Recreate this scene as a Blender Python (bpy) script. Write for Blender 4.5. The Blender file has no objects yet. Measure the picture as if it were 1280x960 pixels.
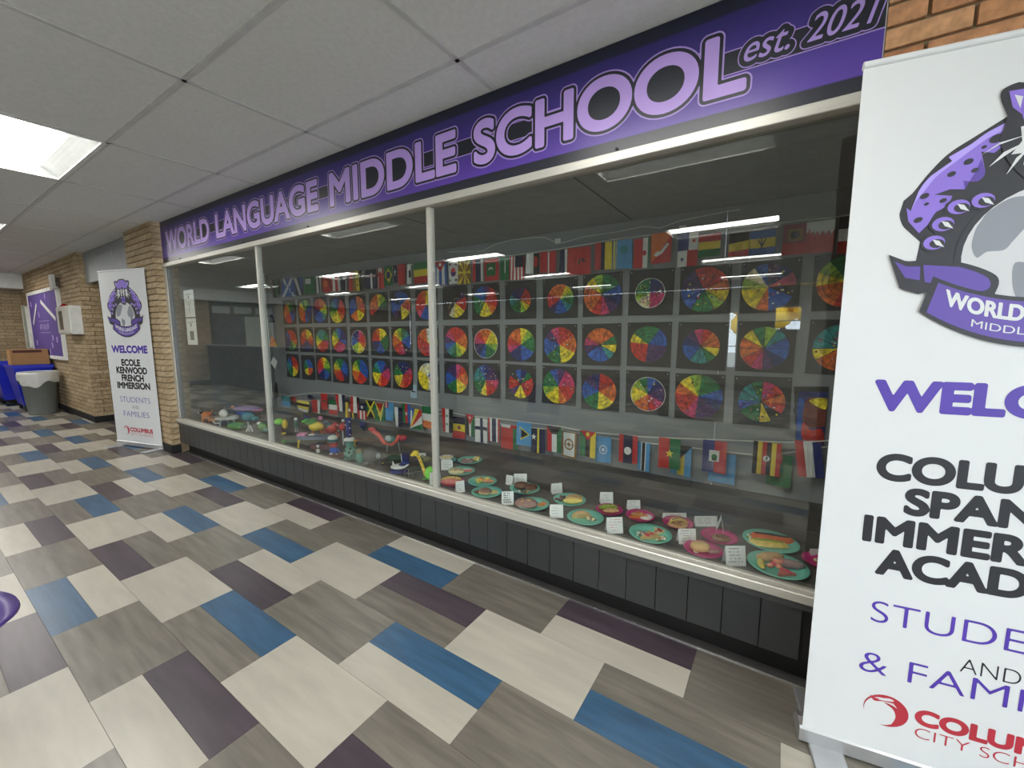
import bpy, bmesh, math, random
import numpy as np
from mathutils import Vector, Matrix
random.seed(7)
PI = math.pi
# ---------------------------------------------------------------- camera
YAW, PITCH, ROLL, FPX = 0.5809736, 0.1208367, -0.0010461, 517.642
EYE = Vector((0.0, -1.889, 1.4017))
FWD = Vector((-math.sin(YAW)*math.cos(PITCH), math.cos(YAW)*math.cos(PITCH), -math.sin(PITCH)))
_r0 = Vector((math.cos(YAW), math.sin(YAW), 0)); _u0 = _r0.cross(FWD)
RGT = _r0*math.cos(ROLL) + _u0*math.sin(ROLL)
UPV = -_r0*math.sin(ROLL) + _u0*math.cos(ROLL)
cam = bpy.data.cameras.new('camera'); camo = bpy.data.objects.new('camera', cam)
bpy.context.scene.collection.objects.link(camo)
cam.sensor_width = 36; cam.lens = FPX/1280*36; cam.clip_start = 0.05; cam.clip_end = 200
M = Matrix((RGT, UPV, -FWD)).transposed().to_4x4(); M.translation = EYE
camo.matrix_world = M
bpy.context.scene.camera = camo
# ---------------------------------------------------------------- world and exposure
W = bpy.data.worlds.new('world'); bpy.context.scene.world = W; W.use_nodes = True
W.node_tree.nodes['Background'].inputs[0].default_value = (0.80, 0.88, 1.0, 1)
W.node_tree.nodes['Background'].inputs[1].default_value = 9.0
vs = bpy.context.scene.view_settings
vs.view_transform = 'Standard'; vs.look = 'None'; vs.gamma = 1; vs.use_curve_mapping = False
vs.exposure = 0.35
LAMP = 19.0          # emission strength of the ceiling lamp lenses
# ---------------------------------------------------------------- helpers
COL = bpy.context.scene.collection
def ray(x, y): return FWD + RGT*((x-640)/FPX) - UPV*((y-480)/FPX)
def onz(x, y, z): d = ray(x, y); return EYE + d*((z-EYE.z)/d.z)
def ony(x, y, Y): d = ray(x, y); return EYE + d*((Y-EYE.y)/d.y)
def mpp(P): return (Vector(P)-EYE).dot(FWD)/FPX
R2 = Vector((math.cos(YAW), math.sin(YAW), 0)); F2 = Vector((-math.sin(YAW), math.cos(YAW), 0))
MATS = {}
def srgb(r, g, b):
    f = lambda c: (c/255/12.92) if c/255 <= 0.04045 else ((c/255+0.055)/1.055)**2.4
    return (f(r), f(g), f(b))
def mat(name, rgb=(200,200,200), rough=0.5, metal=0.0, spec=0.5, var=0.08, scale=12.0, bump=0.0, bscale=60.0, stretch=(1,1,1), rnd=0.0, coat=0.0, lin=None):
    if name in MATS: return MATS[name]
    m = bpy.data.materials.new(name); m.use_nodes = True; nt = m.node_tree; N = nt.nodes; L = nt.links
    b = N['Principled BSDF']; c = lin or srgb(*rgb)
    b.inputs['Roughness'].default_value = rough; b.inputs['Metallic'].default_value = metal
    b.inputs['Specular IOR Level'].default_value = spec; b.inputs['Coat Weight'].default_value = coat
    tc = N.new('ShaderNodeTexCoord'); mp = N.new('ShaderNodeMapping'); L.new(tc.outputs['Object'], mp.inputs[0])
    mp.inputs['Scale'].default_value = stretch
    nz = N.new('ShaderNodeTexNoise'); nz.noise_dimensions = '4D'; nz.inputs['Scale'].default_value = scale; nz.inputs['Detail'].default_value = 4
    L.new(mp.outputs[0], nz.inputs['Vector'])
    oi = N.new('ShaderNodeObjectInfo')
    mu = N.new('ShaderNodeMath'); mu.operation = 'MULTIPLY'; mu.inputs[1].default_value = 57.0
    L.new(oi.outputs['Random'], mu.inputs[0]); L.new(mu.outputs[0], nz.inputs['W'])
    mr = N.new('ShaderNodeMapRange'); mr.inputs['From Min'].default_value = 0.3; mr.inputs['From Max'].default_value = 0.7
    mr.inputs['To Min'].default_value = 1-var; mr.inputs['To Max'].default_value = 1+var
    L.new(nz.outputs['Fac'], mr.inputs['Value'])
    vm = N.new('ShaderNodeVectorMath'); vm.operation = 'SCALE'; vm.inputs[0].default_value = c
    fac = mr.outputs[0]
    if rnd:
        m2 = N.new('ShaderNodeMapRange'); m2.inputs['To Min'].default_value = 1-rnd; m2.inputs['To Max'].default_value = 1+rnd
        L.new(oi.outputs['Random'], m2.inputs['Value'])
        m3 = N.new('ShaderNodeMath'); m3.operation = 'MULTIPLY'; L.new(mr.outputs[0], m3.inputs[0]); L.new(m2.outputs[0], m3.inputs[1]); fac = m3.outputs[0]
    L.new(fac, vm.inputs['Scale']); L.new(vm.outputs[0], b.inputs['Base Color'])
    if bump:
        n2 = N.new('ShaderNodeTexNoise'); n2.inputs['Scale'].default_value = bscale; n2.inputs['Detail'].default_value = 3
        L.new(mp.outputs[0], n2.inputs['Vector'])
        bp = N.new('ShaderNodeBump'); bp.inputs['Strength'].default_value = bump; bp.inputs['Distance'].default_value = 0.002
        L.new(n2.outputs['Fac'], bp.inputs['Height']); L.new(bp.outputs[0], b.inputs['Normal'])
    MATS[name] = m; return m
class MB:
    def __init__(s): s.v = []; s.f = []; s.m = []; s.mats = []; s.sm = []
    def mi(s, m):
        if m not in s.mats: s.mats.append(m)
        return s.mats.index(m)
    def face(s, pts, m, smooth=False):
        i = len(s.v); s.v += [tuple(p) for p in pts]; s.f.append(tuple(range(i, i+len(pts)))); s.m.append(s.mi(m)); s.sm.append(smooth)
    def raw(s, verts, faces, m, smooth=False):
        i = len(s.v); s.v += [tuple(p) for p in verts]; k = s.mi(m)
        for f in faces: s.f.append(tuple(i+a for a in f)); s.m.append(k); s.sm.append(smooth)
    def box(s, c, d, m, T=None, bev=0.0):
        hx, hy, hz = d[0]/2, d[1]/2, d[2]/2; c = Vector(c)
        if bev:
            vv = []
            for z, e in ((-hz, bev), (-hz+bev, 0), (hz-bev, 0), (hz, bev)):
                for x, y in ((-1,-1),(1,-1),(1,1),(-1,1)): vv.append(Vector((x*(hx-e), y*(hy-e), z)))
            ff = [(3,2,1,0), (12,13,14,15)] + [(4*k+i, 4*k+(i+1) % 4, 4*k+4+(i+1) % 4, 4*k+4+i) for k in range(3) for i in range(4)]
        else:
            vv = [Vector((x*hx, y*hy, z*hz)) for z in (-1,1) for x, y in ((-1,-1),(1,-1),(1,1),(-1,1))]
            ff = [(3,2,1,0), (4,5,6,7), (0,1,5,4), (1,2,6,5), (2,3,7,6), (3,0,4,7)]
        if T is not None: vv = [T @ v for v in vv]
        s.raw([v + c for v in vv], ff, m); return s
    def bx(s, x0, x1, y0, y1, z0, z1, m, bev=0.0):
        return s.box(((x0+x1)/2, (y0+y1)/2, (z0+z1)/2), (abs(x1-x0), abs(y1-y0), abs(z1-z0)), m, bev=bev)
    def ell(s, c, r, m, T=None, n=12, k=8, half=False):
        c = Vector(c); vv = []; ff = []
        a0 = 0 if half else -PI/2
        for i in range(k+1):
            t = a0 + (PI/2-a0)*i/k
            for j in range(n):
                a = 2*PI*j/n; v = Vector((r[0]*math.cos(t)*math.cos(a), r[1]*math.cos(t)*math.sin(a), r[2]*math.sin(t)))
                vv.append((T @ v if T is not None else v) + c)
        for i in range(k):
            for j in range(n): ff.append((i*n+j, i*n+(j+1) % n, (i+1)*n+(j+1) % n, (i+1)*n+j))
        s.raw(vv, ff, m, True); return s
    def tube(s, path, r, m, n=8, r1=None, cap=True):
        P = [Vector(p) for p in path]; vv = []; ff = []; K = len(P)
        up = Vector((0,0,1))
        for i, p in enumerate(P):
            d = (P[min(i+1, K-1)] - P[max(i-1, 0)]).normalized()
            a = d.cross(up if abs(d.z) < 0.95 else Vector((1,0,0))).normalized(); b = a.cross(d)
            rr = r + ((r1-r)*i/(K-1) if r1 is not None else 0)
            for j in range(n):
                t = 2*PI*j/n; vv.append(p + a*(rr*math.cos(t)) + b*(rr*math.sin(t)))
        for i in range(K-1):
            for j in range(n): ff.append((i*n+j, i*n+(j+1) % n, (i+1)*n+(j+1) % n, (i+1)*n+j))
        s.raw(vv, ff, m, True)
        if cap: s.face(vv[:n][::-1], m); s.face(vv[-n:], m)
        return s
    def lathe(s, prof, m, c=(0,0,0), n=28, smooth=True, sx=1, sy=1):
        c = Vector(c); vv = []; ff = []
        for r, z in prof:
            for j in range(n): a = 2*PI*j/n; vv.append(c + Vector((r*math.cos(a)*sx, r*math.sin(a)*sy, z)))
        for i in range(len(prof)-1):
            for j in range(n): ff.append((i*n+j, i*n+(j+1) % n, (i+1)*n+(j+1) % n, (i+1)*n+j))
        s.raw(vv, ff, m, smooth); return s
    def obj(s, name, parent=None, label=None, kind=None, mesh_only=False):
        me = bpy.data.meshes.new(name); me.from_pydata(s.v, [], s.f)
        for m in s.mats: me.materials.append(m)
        me.polygons.foreach_set('material_index', s.m); me.polygons.foreach_set('use_smooth', s.sm); me.update()
        if mesh_only: return me
        return link(name, me, parent, label, kind)
def link(name, me, parent=None, label=None, kind=None, loc=None):
    o = bpy.data.objects.new(name, me); COL.objects.link(o)
    if parent: o.parent = parent
    if label: o['label'] = label
    if kind: o['kind'] = kind
    if loc is not None: o.location = loc
    return o
def thing(name, label, cat, loc=(0,0,0), rz=0.0, group=None):
    o = bpy.data.objects.new(name, None); COL.objects.link(o); o.location = loc; o.rotation_euler = (0, 0, rz)
    o.empty_display_size = 0.05; o['label'] = label; o['category'] = cat
    if group: o['group'] = group
    return o
def tag(o, label, cat, group=None):
    o['label'] = label; o['category'] = cat
    if group: o['group'] = group
    return o
def struct(name, mb, parent=None):
    return mb.obj(name, parent, kind=None if parent else 'structure')
def sempty(name):
    o = bpy.data.objects.new(name, None); COL.objects.link(o); o['kind'] = 'structure'; o.empty_display_size = 0.1; return o
# text as 2D geometry --------------------------------------------------
TXC = {}
def text2d(s, shear=0.0, off=0.0):
    key = (s, shear, round(off, 4))
    if key in TXC: return TXC[key]
    cu = bpy.data.curves.new('t', 'FONT'); cu.body = s; cu.resolution_u = 9; cu.fill_mode = 'FRONT'; cu.shear = shear; cu.offset = off
    o = bpy.data.objects.new('t', cu); COL.objects.link(o); bpy.context.view_layer.update()
    dg = bpy.context.evaluated_depsgraph_get(); me = bpy.data.meshes.new_from_object(o.evaluated_get(dg))
    bm = bmesh.new(); bm.from_mesh(me); bmesh.ops.remove_doubles(bm, verts=bm.verts, dist=1e-5)
    faces = [[(v.co.x, v.co.y) for v in f.verts] for f in bm.faces]
    edges = [((e.verts[0].co.x, e.verts[0].co.y), (e.verts[1].co.x, e.verts[1].co.y)) for e in bm.edges if len(e.link_faces) == 1]
    # boundary loops
    bm.verts.ensure_lookup_table(); nb = {}
    for e in bm.edges:
        if len(e.link_faces) == 1:
            a, b = e.verts[0].index, e.verts[1].index; nb.setdefault(a, []).append(b); nb.setdefault(b, []).append(a)
    loops = []; seen = set()
    for st in nb:
        if st in seen: continue
        lp = [st]; seen.add(st); cur = st
        while True:
            nx = [q for q in nb[cur] if q not in seen]
            if not nx: break
            cur = nx[0]; seen.add(cur); lp.append(cur)
        loops.append([(bm.verts[i].co.x, bm.verts[i].co.y) for i in lp])
    bm.free(); bpy.data.objects.remove(o); bpy.data.meshes.remove(me); bpy.data.curves.remove(cu)
    bb = [(min(p[0] for p in l), max(p[0] for p in l), min(p[1] for p in l), max(p[1] for p in l)) for l in loops]
    inner = [l for i, l in enumerate(loops) if any(j != i and bb[j][0] < bb[i][0] and bb[j][1] > bb[i][1] and bb[j][2] < bb[i][2] and bb[j][3] > bb[i][3] for j in range(len(loops)))]
    xs = [p[0] for f in faces for p in f]; ys = [p[1] for f in faces for p in f]
    TXC[key] = (faces, edges, inner, (min(xs), max(xs), min(ys), max(ys))); return TXC[key]
SDF = {}
def text_field(s, x0, x1, z0, z1, shear, pad, res):
    """signed distance (metres, negative inside) to the lettering fitted into the box"""
    key = (s, round(x1-x0, 4), round(z1-z0, 4), shear)
    if key in SDF: g, r_, px, pz, inner = SDF[key]; return g, r_, px+x0, pz+z0, inner
    faces, edges, inner, (a0, a1, b0, b1) = text2d(s, shear)
    sx = (x1-x0)/(a1-a0); sz = (z1-z0)/(b1-b0)
    E = np.array(edges, dtype=float); E[:, :, 0] = (E[:, :, 0]-a0)*sx; E[:, :, 1] = (E[:, :, 1]-b0)*sz
    nx = int((x1-x0+2*pad)/res)+2; nz = int((z1-z0+2*pad)/res)+2
    X, Z = np.meshgrid(np.arange(nx)*res-pad, np.arange(nz)*res-pad, indexing='ij'); d2 = np.full(X.shape, 1e9); cr = np.zeros(X.shape, int)
    for (ax, az), (bx, bz) in E:
        vx, vz = bx-ax, bz-az; L2 = vx*vx+vz*vz
        if L2 < 1e-14: continue
        i0 = max(0, int((min(ax, bx)-2.2*pad)/res)); i1 = min(nx, int((max(ax, bx)+3.2*pad)/res)+3)
        xs, zs = X[i0:i1], Z[i0:i1]
        t_ = np.clip(((xs-ax)*vx+(zs-az)*vz)/L2, 0, 1); np.minimum(d2[i0:i1], (xs-ax-t_*vx)**2+(zs-az-t_*vz)**2, out=d2[i0:i1])
        c = (Z >= min(az, bz)) & (Z < max(az, bz))
        if abs(vz) > 1e-12: cr += c & (X < ax+(Z-az)*vx/vz)
    F = np.sqrt(d2); F[cr % 2 == 1] *= -1
    inn = [[((p[0]-a0)*sx, (p[1]-b0)*sz) for p in l] for l in inner]
    SDF[key] = (F, res, -pad, -pad, inn); return F, res, x0-pad, z0-pad, inn
def fill_level(mb, F, res, ox, oz, lev, m, P, ly):
    G = F-lev; ins = G < 0; nx, nz = G.shape
    full = ins[:-1, :-1] & ins[1:, :-1] & ins[:-1, 1:] & ins[1:, 1:]; part = (ins[:-1, :-1] | ins[1:, :-1] | ins[:-1, 1:] | ins[1:, 1:]) & ~full
    for i in range(nx-1):
        col = np.flatnonzero(full[i])
        if len(col):
            br = np.flatnonzero(np.diff(col) > 1); st = np.r_[col[0], col[br+1]]; en = np.r_[col[br], col[-1]]
            for a_, b_ in zip(st, en):
                xa, xb, za, zb = ox+i*res, ox+(i+1)*res, oz+a_*res, oz+(b_+1)*res
                mb.face([P(xa, za, ly), P(xb, za, ly), P(xb, zb, ly), P(xa, zb, ly)], m)
    for i, j in np.argwhere(part):
        c = [(i, j), (i+1, j), (i+1, j+1), (i, j+1)]; pts = []
        for k in range(4):
            p, q = c[k], c[(k+1) % 4]; gp, gq = G[p], G[q]
            if gp < 0: pts.append((p[0], p[1]))
            if (gp < 0) != (gq < 0): t_ = gp/(gp-gq); pts.append((p[0]+(q[0]-p[0])*t_, p[1]+(q[1]-p[1])*t_))
        if len(pts) > 2: mb.face([P(ox+a_*res, oz+b_*res, ly) for a_, b_ in pts], m)
def draw_text(s, x0, x1, z0, z1, P, layers, shear=0.0):
    """P maps (x, z, layer) to 3D; layers: (mb, material, outward stroke in metres, layer, fill the counters)"""
    pad = max([abs(l[2]) for l in layers])+.003; res = (z1-z0)/(56 if z1-z0 > .15 else 30)
    F, res, ox, oz, inn = text_field(s, x0, x1, z0, z1, shear, pad, res)
    for mb, m, w, ly, fi in layers:
        fill_level(mb, F, res, ox, oz, w, m, P, ly)
        if fi:
            for l in inn: fillpoly(mb, [(a_+ox+pad, b_+oz+pad) for a_, b_ in l], m, P, ly-.5)
def spline(pts, n=6):
    out = []; K = len(pts)
    for i in range(K):
        p0, p1, p2, p3 = [Vector((*pts[(i+j) % K][:2], 0)) for j in (-1, 0, 1, 2)]
        if len(pts[i]) > 2 or len(pts[(i+1) % K]) > 2:
            out.append((p1.x, p1.y)); continue
        for k in range(n):
            t = k/n; q = 0.5*((2*p1) + (p2-p0)*t + (2*p0-5*p1+4*p2-p3)*t*t + (3*p1-p0-3*p2+p3)*t**3); out.append((q.x, q.y))
    return out
def fillpoly(mb, pts2, m, P, ly):
    from mathutils.geometry import tessellate_polygon
    v = [Vector((a, b, 0)) for a, b in pts2]
    mb.raw([P(a, b, ly) for a, b in pts2], [tuple(t) for t in tessellate_polygon([v])], m)
def disc2(cx, cz, rx, rz, n=20, rot=0.0):
    return [(cx+rx*math.cos(2*PI*k/n)*math.cos(rot)-rz*math.sin(2*PI*k/n)*math.sin(rot), cz+rx*math.cos(2*PI*k/n)*math.sin(rot)+rz*math.sin(2*PI*k/n)*math.cos(rot)) for k in range(n)]
# ---------------------------------------------------------------- materials
HC = 2.6365
m_cream = mat('linoleum_cream', lin=(.46,.43,.36), rough=.33, spec=.75, var=.10, scale=2.2, stretch=(1.5,9,1), rnd=.05)
m_grey1 = mat('linoleum_taupe', lin=(.175,.158,.130), rough=.33, spec=.75, var=.30, scale=2.5, stretch=(1.3,13,1), rnd=.10)
m_plum = mat('linoleum_plum', lin=(.066,.050,.062), rough=.33, spec=.75, var=.25, scale=2.5, stretch=(1.3,11,1), rnd=.10)
m_blue = mat('linoleum_blue', lin=(.038,.105,.195), rough=.33, spec=.75, var=.28, scale=2.8, stretch=(1.3,11,1), rnd=.08)
m_sub = mat('subfloor', (60,56,50), .7)
m_ceil = mat('ceiling_panel', lin=(.74,.74,.72), rough=.9, var=.05, scale=40, bump=.5, bscale=90, rnd=.02)
m_tbar = mat('ceiling_bar', lin=(.58,.58,.57), rough=.6)
m_frame = mat('silver_frame', (196,194,184), .38, .35, var=.06, scale=8, stretch=(.6,20,20))
m_white = mat('white_paint', (225,225,220), .5)
m_black = mat('black_rubber', (14,14,15), .6)
m_wain = mat('charcoal_paint', (50,52,53), .38, var=.10, scale=5, bump=.05)
m_wallgrey = mat('grey_wall_paint', (140,143,145), .55, var=.04, scale=4)
m_casedark = mat('case_side_paint', (112,115,115), .5)
m_mortar = mat('mortar', (128,110,84), .9, var=.15, scale=30)
m_paper = mat('white_paper', (236,236,232), .7, var=.02)
m_ink = mat('black_ink', (34,34,36), .6)
m_steel = mat('brushed_steel', (180,182,184), .3, .8)
def brickmat(name, ramp, attr):
    m = bpy.data.materials.new(name); m.use_nodes = True; nt = m.node_tree; N = nt.nodes; L = nt.links; b = N['Principled BSDF']
    b.inputs['Roughness'].default_value = .85
    if attr: a = N.new('ShaderNodeAttribute'); a.attribute_name = 'rnd'; src = a.outputs['Fac']
    else: a = N.new('ShaderNodeObjectInfo'); src = a.outputs['Random']
    r = N.new('ShaderNodeValToRGB'); els = r.color_ramp.elements
    while len(els) < len(ramp): els.new(.5)
    for i, c in enumerate(ramp): els[i].position = i/(len(ramp)-1); els[i].color = (*srgb(*c), 1)
    L.new(src, r.inputs[0])
    tc = N.new('ShaderNodeTexCoord'); nz = N.new('ShaderNodeTexNoise'); nz.inputs['Scale'].default_value = 35; nz.inputs['Detail'].default_value = 5
    L.new(tc.outputs['Object'], nz.inputs['Vector'])
    mr = N.new('ShaderNodeMapRange'); mr.inputs['From Min'].default_value = .3; mr.inputs['From Max'].default_value = .7; mr.inputs['To Min'].default_value = .72; mr.inputs['To Max'].default_value = 1.25
    L.new(nz.outputs['Fac'], mr.inputs['Value'])
    vm = N.new('ShaderNodeVectorMath'); vm.operation = 'SCALE'; L.new(r.outputs[0], vm.inputs[0]); L.new(mr.outputs[0], vm.inputs['Scale'])
    L.new(vm.outputs[0], b.inputs['Base Color'])
    bp = N.new('ShaderNodeBump'); bp.inputs['Strength'].default_value = .5; bp.inputs['Distance'].default_value = .004
    L.new(nz.outputs['Fac'], bp.inputs['Height']); L.new(bp.outputs[0], b.inputs['Normal']); return m
RT = [(182,128,88), (198,146,102), (170,116,80), (190,138,98), (200,154,112), (176,132,98)]
RL = [(164,142,110), (174,153,120), (154,132,100), (168,146,114), (180,160,128), (150,128,98)]
m_brR = brickmat('brick_face_warm', RT, False); m_brL = brickmat('brick_face_tan', RL, False); m_brS = brickmat('brick_face_tan_wall', RL, True)
def glassmat():
    m = bpy.data.materials.new('window_glass'); m.use_nodes = True; nt = m.node_tree; N = nt.nodes; L = nt.links
    for n in list(N):
        if n.type != 'OUTPUT_MATERIAL': N.remove(n)
    out = [n for n in N if n.type == 'OUTPUT_MATERIAL'][0]
    g = N.new('ShaderNodeNewGeometry'); mx = N.new('ShaderNodeMath'); mx.operation = 'MULTIPLY_ADD'; mx.inputs[1].default_value = 1/1.52-1.52; mx.inputs[2].default_value = 1.52
    L.new(g.outputs['Backfacing'], mx.inputs[0]); fr = N.new('ShaderNodeFresnel'); L.new(mx.outputs[0], fr.inputs['IOR'])
    t = N.new('ShaderNodeBsdfTransparent'); t.inputs[0].default_value = (.93,.95,.94,1)
    gl = N.new('ShaderNodeBsdfGlossy'); gl.inputs['Roughness'].default_value = 0.0; gl.inputs[0].default_value = (1,1,1,1)
    ms = N.new('ShaderNodeMixShader'); L.new(fr.outputs[0], ms.inputs[0]); L.new(t.outputs[0], ms.inputs[1]); L.new(gl.outputs[0], ms.inputs[2]); L.new(ms.outputs[0], out.inputs[0]); return m
m_glass = glassmat()
def emis(name, c, s):
    m = bpy.data.materials.new(name); m.use_nodes = True; b = m.node_tree.nodes['Principled BSDF']
    b.inputs['Base Color'].default_value = (.8,.8,.8,1); b.inputs['Emission Color'].default_value = (*c, 1); b.inputs['Emission Strength'].default_value = s; return m
m_lamp = emis('lamp_lens', (1.0, .985, .94), LAMP)
# ---------------------------------------------------------------- floor
UX, UY, XO = .3168, .15855, -.24
floor = sempty('floor')
MB().bx(-13.9, 4.1, -11.1, 1.3, -.06, -.004, m_sub).obj('subfloor', floor)
colored = {0: [(-2,'p',1,2,1), (-6,'w',1,2,1)], 1: [(-2,'w',1,2,1), (-6,'b',1,2,1)], 2: [(-3,'w',2,2,2), (-7,'w',2,2,2), (-5,'p',1,2,1), (-1,'g',1,2,1)],
  3: [(-9,'b',1,2,1), (-5,'g',1,2,1)], 4: [(-4,'b',1,2,1), (-8,'w',1,2,1)], 5: [(-4,'w',1,2,1), (-8,'p',1,2,1)],
  6: [(-5,'w',2,2,2), (-9,'w',2,2,2), (-7,'b',1,2,1), (-3,'g',1,2,1)], 7: [(-11,'p',1,2,1), (-7,'g',1,2,1)]}
greys2 = {0: [-4, 0], 4: [-6, -2]}
tl = []
for b in range(0, 72):
    q, r = divmod(b, 8); sh = -4*q
    items = [(c+sh, k, h) for c, k, _, _, h in colored[r]] + [(c+sh, 'g', 2) for c in greys2.get(r, [])]
    for c, k, h in items:
        for n in range(-12, 14):
            a = c+8*n; x0 = XO+a*UX; y1 = -b*UY; y0 = y1-h*UY
            if x0 < -13.7 or x0 > 3.6: continue
            tl.append((x0, y0, h, k))
FM = {'w': m_cream, 'g': m_grey1, 'p': m_plum, 'b': m_blue}
def dvis(x, y):
    d = Vector((x, y, 0))-EYE; z = d.dot(FWD)
    if z < .3: return 99
    px = 640+FPX*d.dot(RGT)/z; py = 480-FPX*d.dot(UPV)/z
    return d.length + (0 if -60 < px < 1340 and py < 1100 else 50)
tl.sort(key=lambda t: dvis(t[0]+UX, t[1]+t[2]*UY/2))
tmesh = {}
for h in (1, 2):
    for k in 'wgpb':
        w, d = 2*UX-.0012, h*UY-.0012
        tmesh[(h, k)] = MB().box((0,0,-.002), (w, d, .004), FM[k]).obj('floor_tile', mesh_only=True)
rest = MB()
for i, (x, y, h, k) in enumerate(tl):
    if i < 300: link('floor_tile', tmesh[(h, k)], floor, loc=(x+UX, y+h*UY/2, 0))
    else: rest.box((x+UX, y+h*UY/2, -.002), (2*UX-.0012, h*UY-.0012, .004), FM[k])
rest.obj('far_floor_tiles', floor, kind='stuff')
# strip of floor under the doorway recess
MB().bx(-9.1, -6.85, .0, 1.25, -.004, 0, m_plum).obj('recess_flooring', floor)
# ---------------------------------------------------------------- ceiling
ceiling = sempty('ceiling')
CX0, CY0, CS, CT = -1.3323, -.3111, 1.22, .6235
MB().bx(-13.9, 4.1, -11.1, 1.3, HC+.14, HC+.2, m_white).obj('slab', ceiling)
lights = set()
for i in (-9, -6, -3, 0, 3):
    for j in (1, 5, 9, 13): lights.add((i, j))
tm1 = MB().box((0,0,.008), (CS-.024, CT-.024, .016), m_ceil, bev=.003).obj('ceiling_tile', mesh_only=True)
far = MB(); bars = MB(); near = []
for i in range(-11, 5):
    x0 = CX0+i*CS
    for j in range(0, 17):
        y1 = CY0-j*CT
        if x0+CS < -13.8 or x0 > 4: continue
        if (i, j) in lights: continue
        near.append((x0+CS/2, y1-CT/2))
near.sort(key=lambda t: (Vector((t[0], t[1], HC))-EYE).length)
for k, (x, y) in enumerate(near):
    if k < 110: link('ceiling_tile', tm1, ceiling, loc=(x, y, HC+.003))
    else: far.box((x, y, HC+.011), (CS-.024, CT-.024, .016), m_ceil)
far.obj('far_ceiling_tiles', ceiling, kind='stuff')
et = MB().box((0,0,.008), (CS-.024, -CY0-.012+.0, .016), m_ceil, bev=.003).obj('edge_tile', mesh_only=True)
for i in range(-11, 5):
    x = CX0+(i+.5)*CS
    if x < -13.3 : continue
    link('ceiling_tile', et, ceiling, loc=(x, CY0/2, HC+.003))
for i in range(-10, 6):
    x = CX0+i*CS; bars.bx(x-.012, x+.012, -11.0, 0.0, HC, HC+.02, m_tbar)
for j in range(0, 18):
    y = CY0-j*CT; bars.bx(-13.8, 4.0, y-.012, y+.012, HC, HC+.02, m_tbar)
bars.bx(-13.8, 4, -.02, .0, HC-.0, HC+.02, m_tbar)
bars.obj('ceiling_grid', ceiling)
MB().bx(-9.1, -6.85, 0, 1.3, HC, HC+.05, m_ceil).obj('recess_ceiling', ceiling)
# lamps: recessed 2x4 troffers with a curved white reflector and a central glowing lens
m_refl = mat('lamp_reflector', (150,152,150), .4)
def lens_light():
    fr = MB(); w, d = CS-.03, CT-.03
    for s in (-1, 1):
        fr.bx(-w/2, w/2, s*d/2-.012, s*d/2+.012, -.002, .010, m_white); fr.bx(s*w/2-.012, s*w/2+.012, -d/2, d/2, -.002, .010, m_white)
    rf = MB(); N = 7; w2 = w/2-.01
    for s in (-1, 1):
        pr = [(d/2-.01 - (d/2-.155)*t, .004+.075*math.sin(PI/2*min(1, t*1.15))) for t in [k/N for k in range(N+1)]]
        for a, b in zip(pr[:-1], pr[1:]): rf.face([(-w2, s*a[0], a[1]), (w2, s*a[0], a[1]), (w2, s*b[0], b[1]), (-w2, s*b[0], b[1])], m_refl, True)
    for s in (-1, 1): rf.face([(s*w2, -d/2, .0), (s*w2, d/2, .0), (s*w2, d/2, .085), (s*w2, -d/2, .085)], m_refl)
    rf.bx(-w2, w2, -d/2, d/2, .085, .095, m_refl)
    ln = MB(); P = []
    for k in range(9): a = PI*k/8; P.append((-.16*math.cos(a), .066-.045*math.sin(a)))
    for a, b in zip(P[:-1], P[1:]): ln.face([(-w2+.01, a[0], a[1]), (w2-.01, a[0], a[1]), (w2-.01, b[0], b[1]), (-w2+.01, b[0], b[1])], m_lamp, True)
    return [fr.obj('frame', mesh_only=True), rf.obj('reflector', mesh_only=True), ln.obj('lamp_lens', mesh_only=True)]
LM = lens_light()
for (i, j) in sorted(lights, key=lambda t: (-t[0], t[1])):
    x, y = CX0+(i+.5)*CS, CY0-(j+.5)*CT
    row = {1: 'in the row nearest the case', 5: 'in second row from case', 9: 'in third row from case', 13: 'in row farthest from case'}[j]
    col = {-9: 'far end of the hall', -6: 'beside the bins', -3: 'front left of the case', 0: 'in front of the case', 3: 'right of the tall banner'}[i]
    o = thing('ceiling_light', 'recessed ceiling light %s, %s' % (row, col), 'ceiling light', (x, y, HC), 0, 'recessed ceiling lights')
    for nm, me in zip(('frame', 'reflector', 'lamp_lens'), LM): link(nm, me, o)
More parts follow.
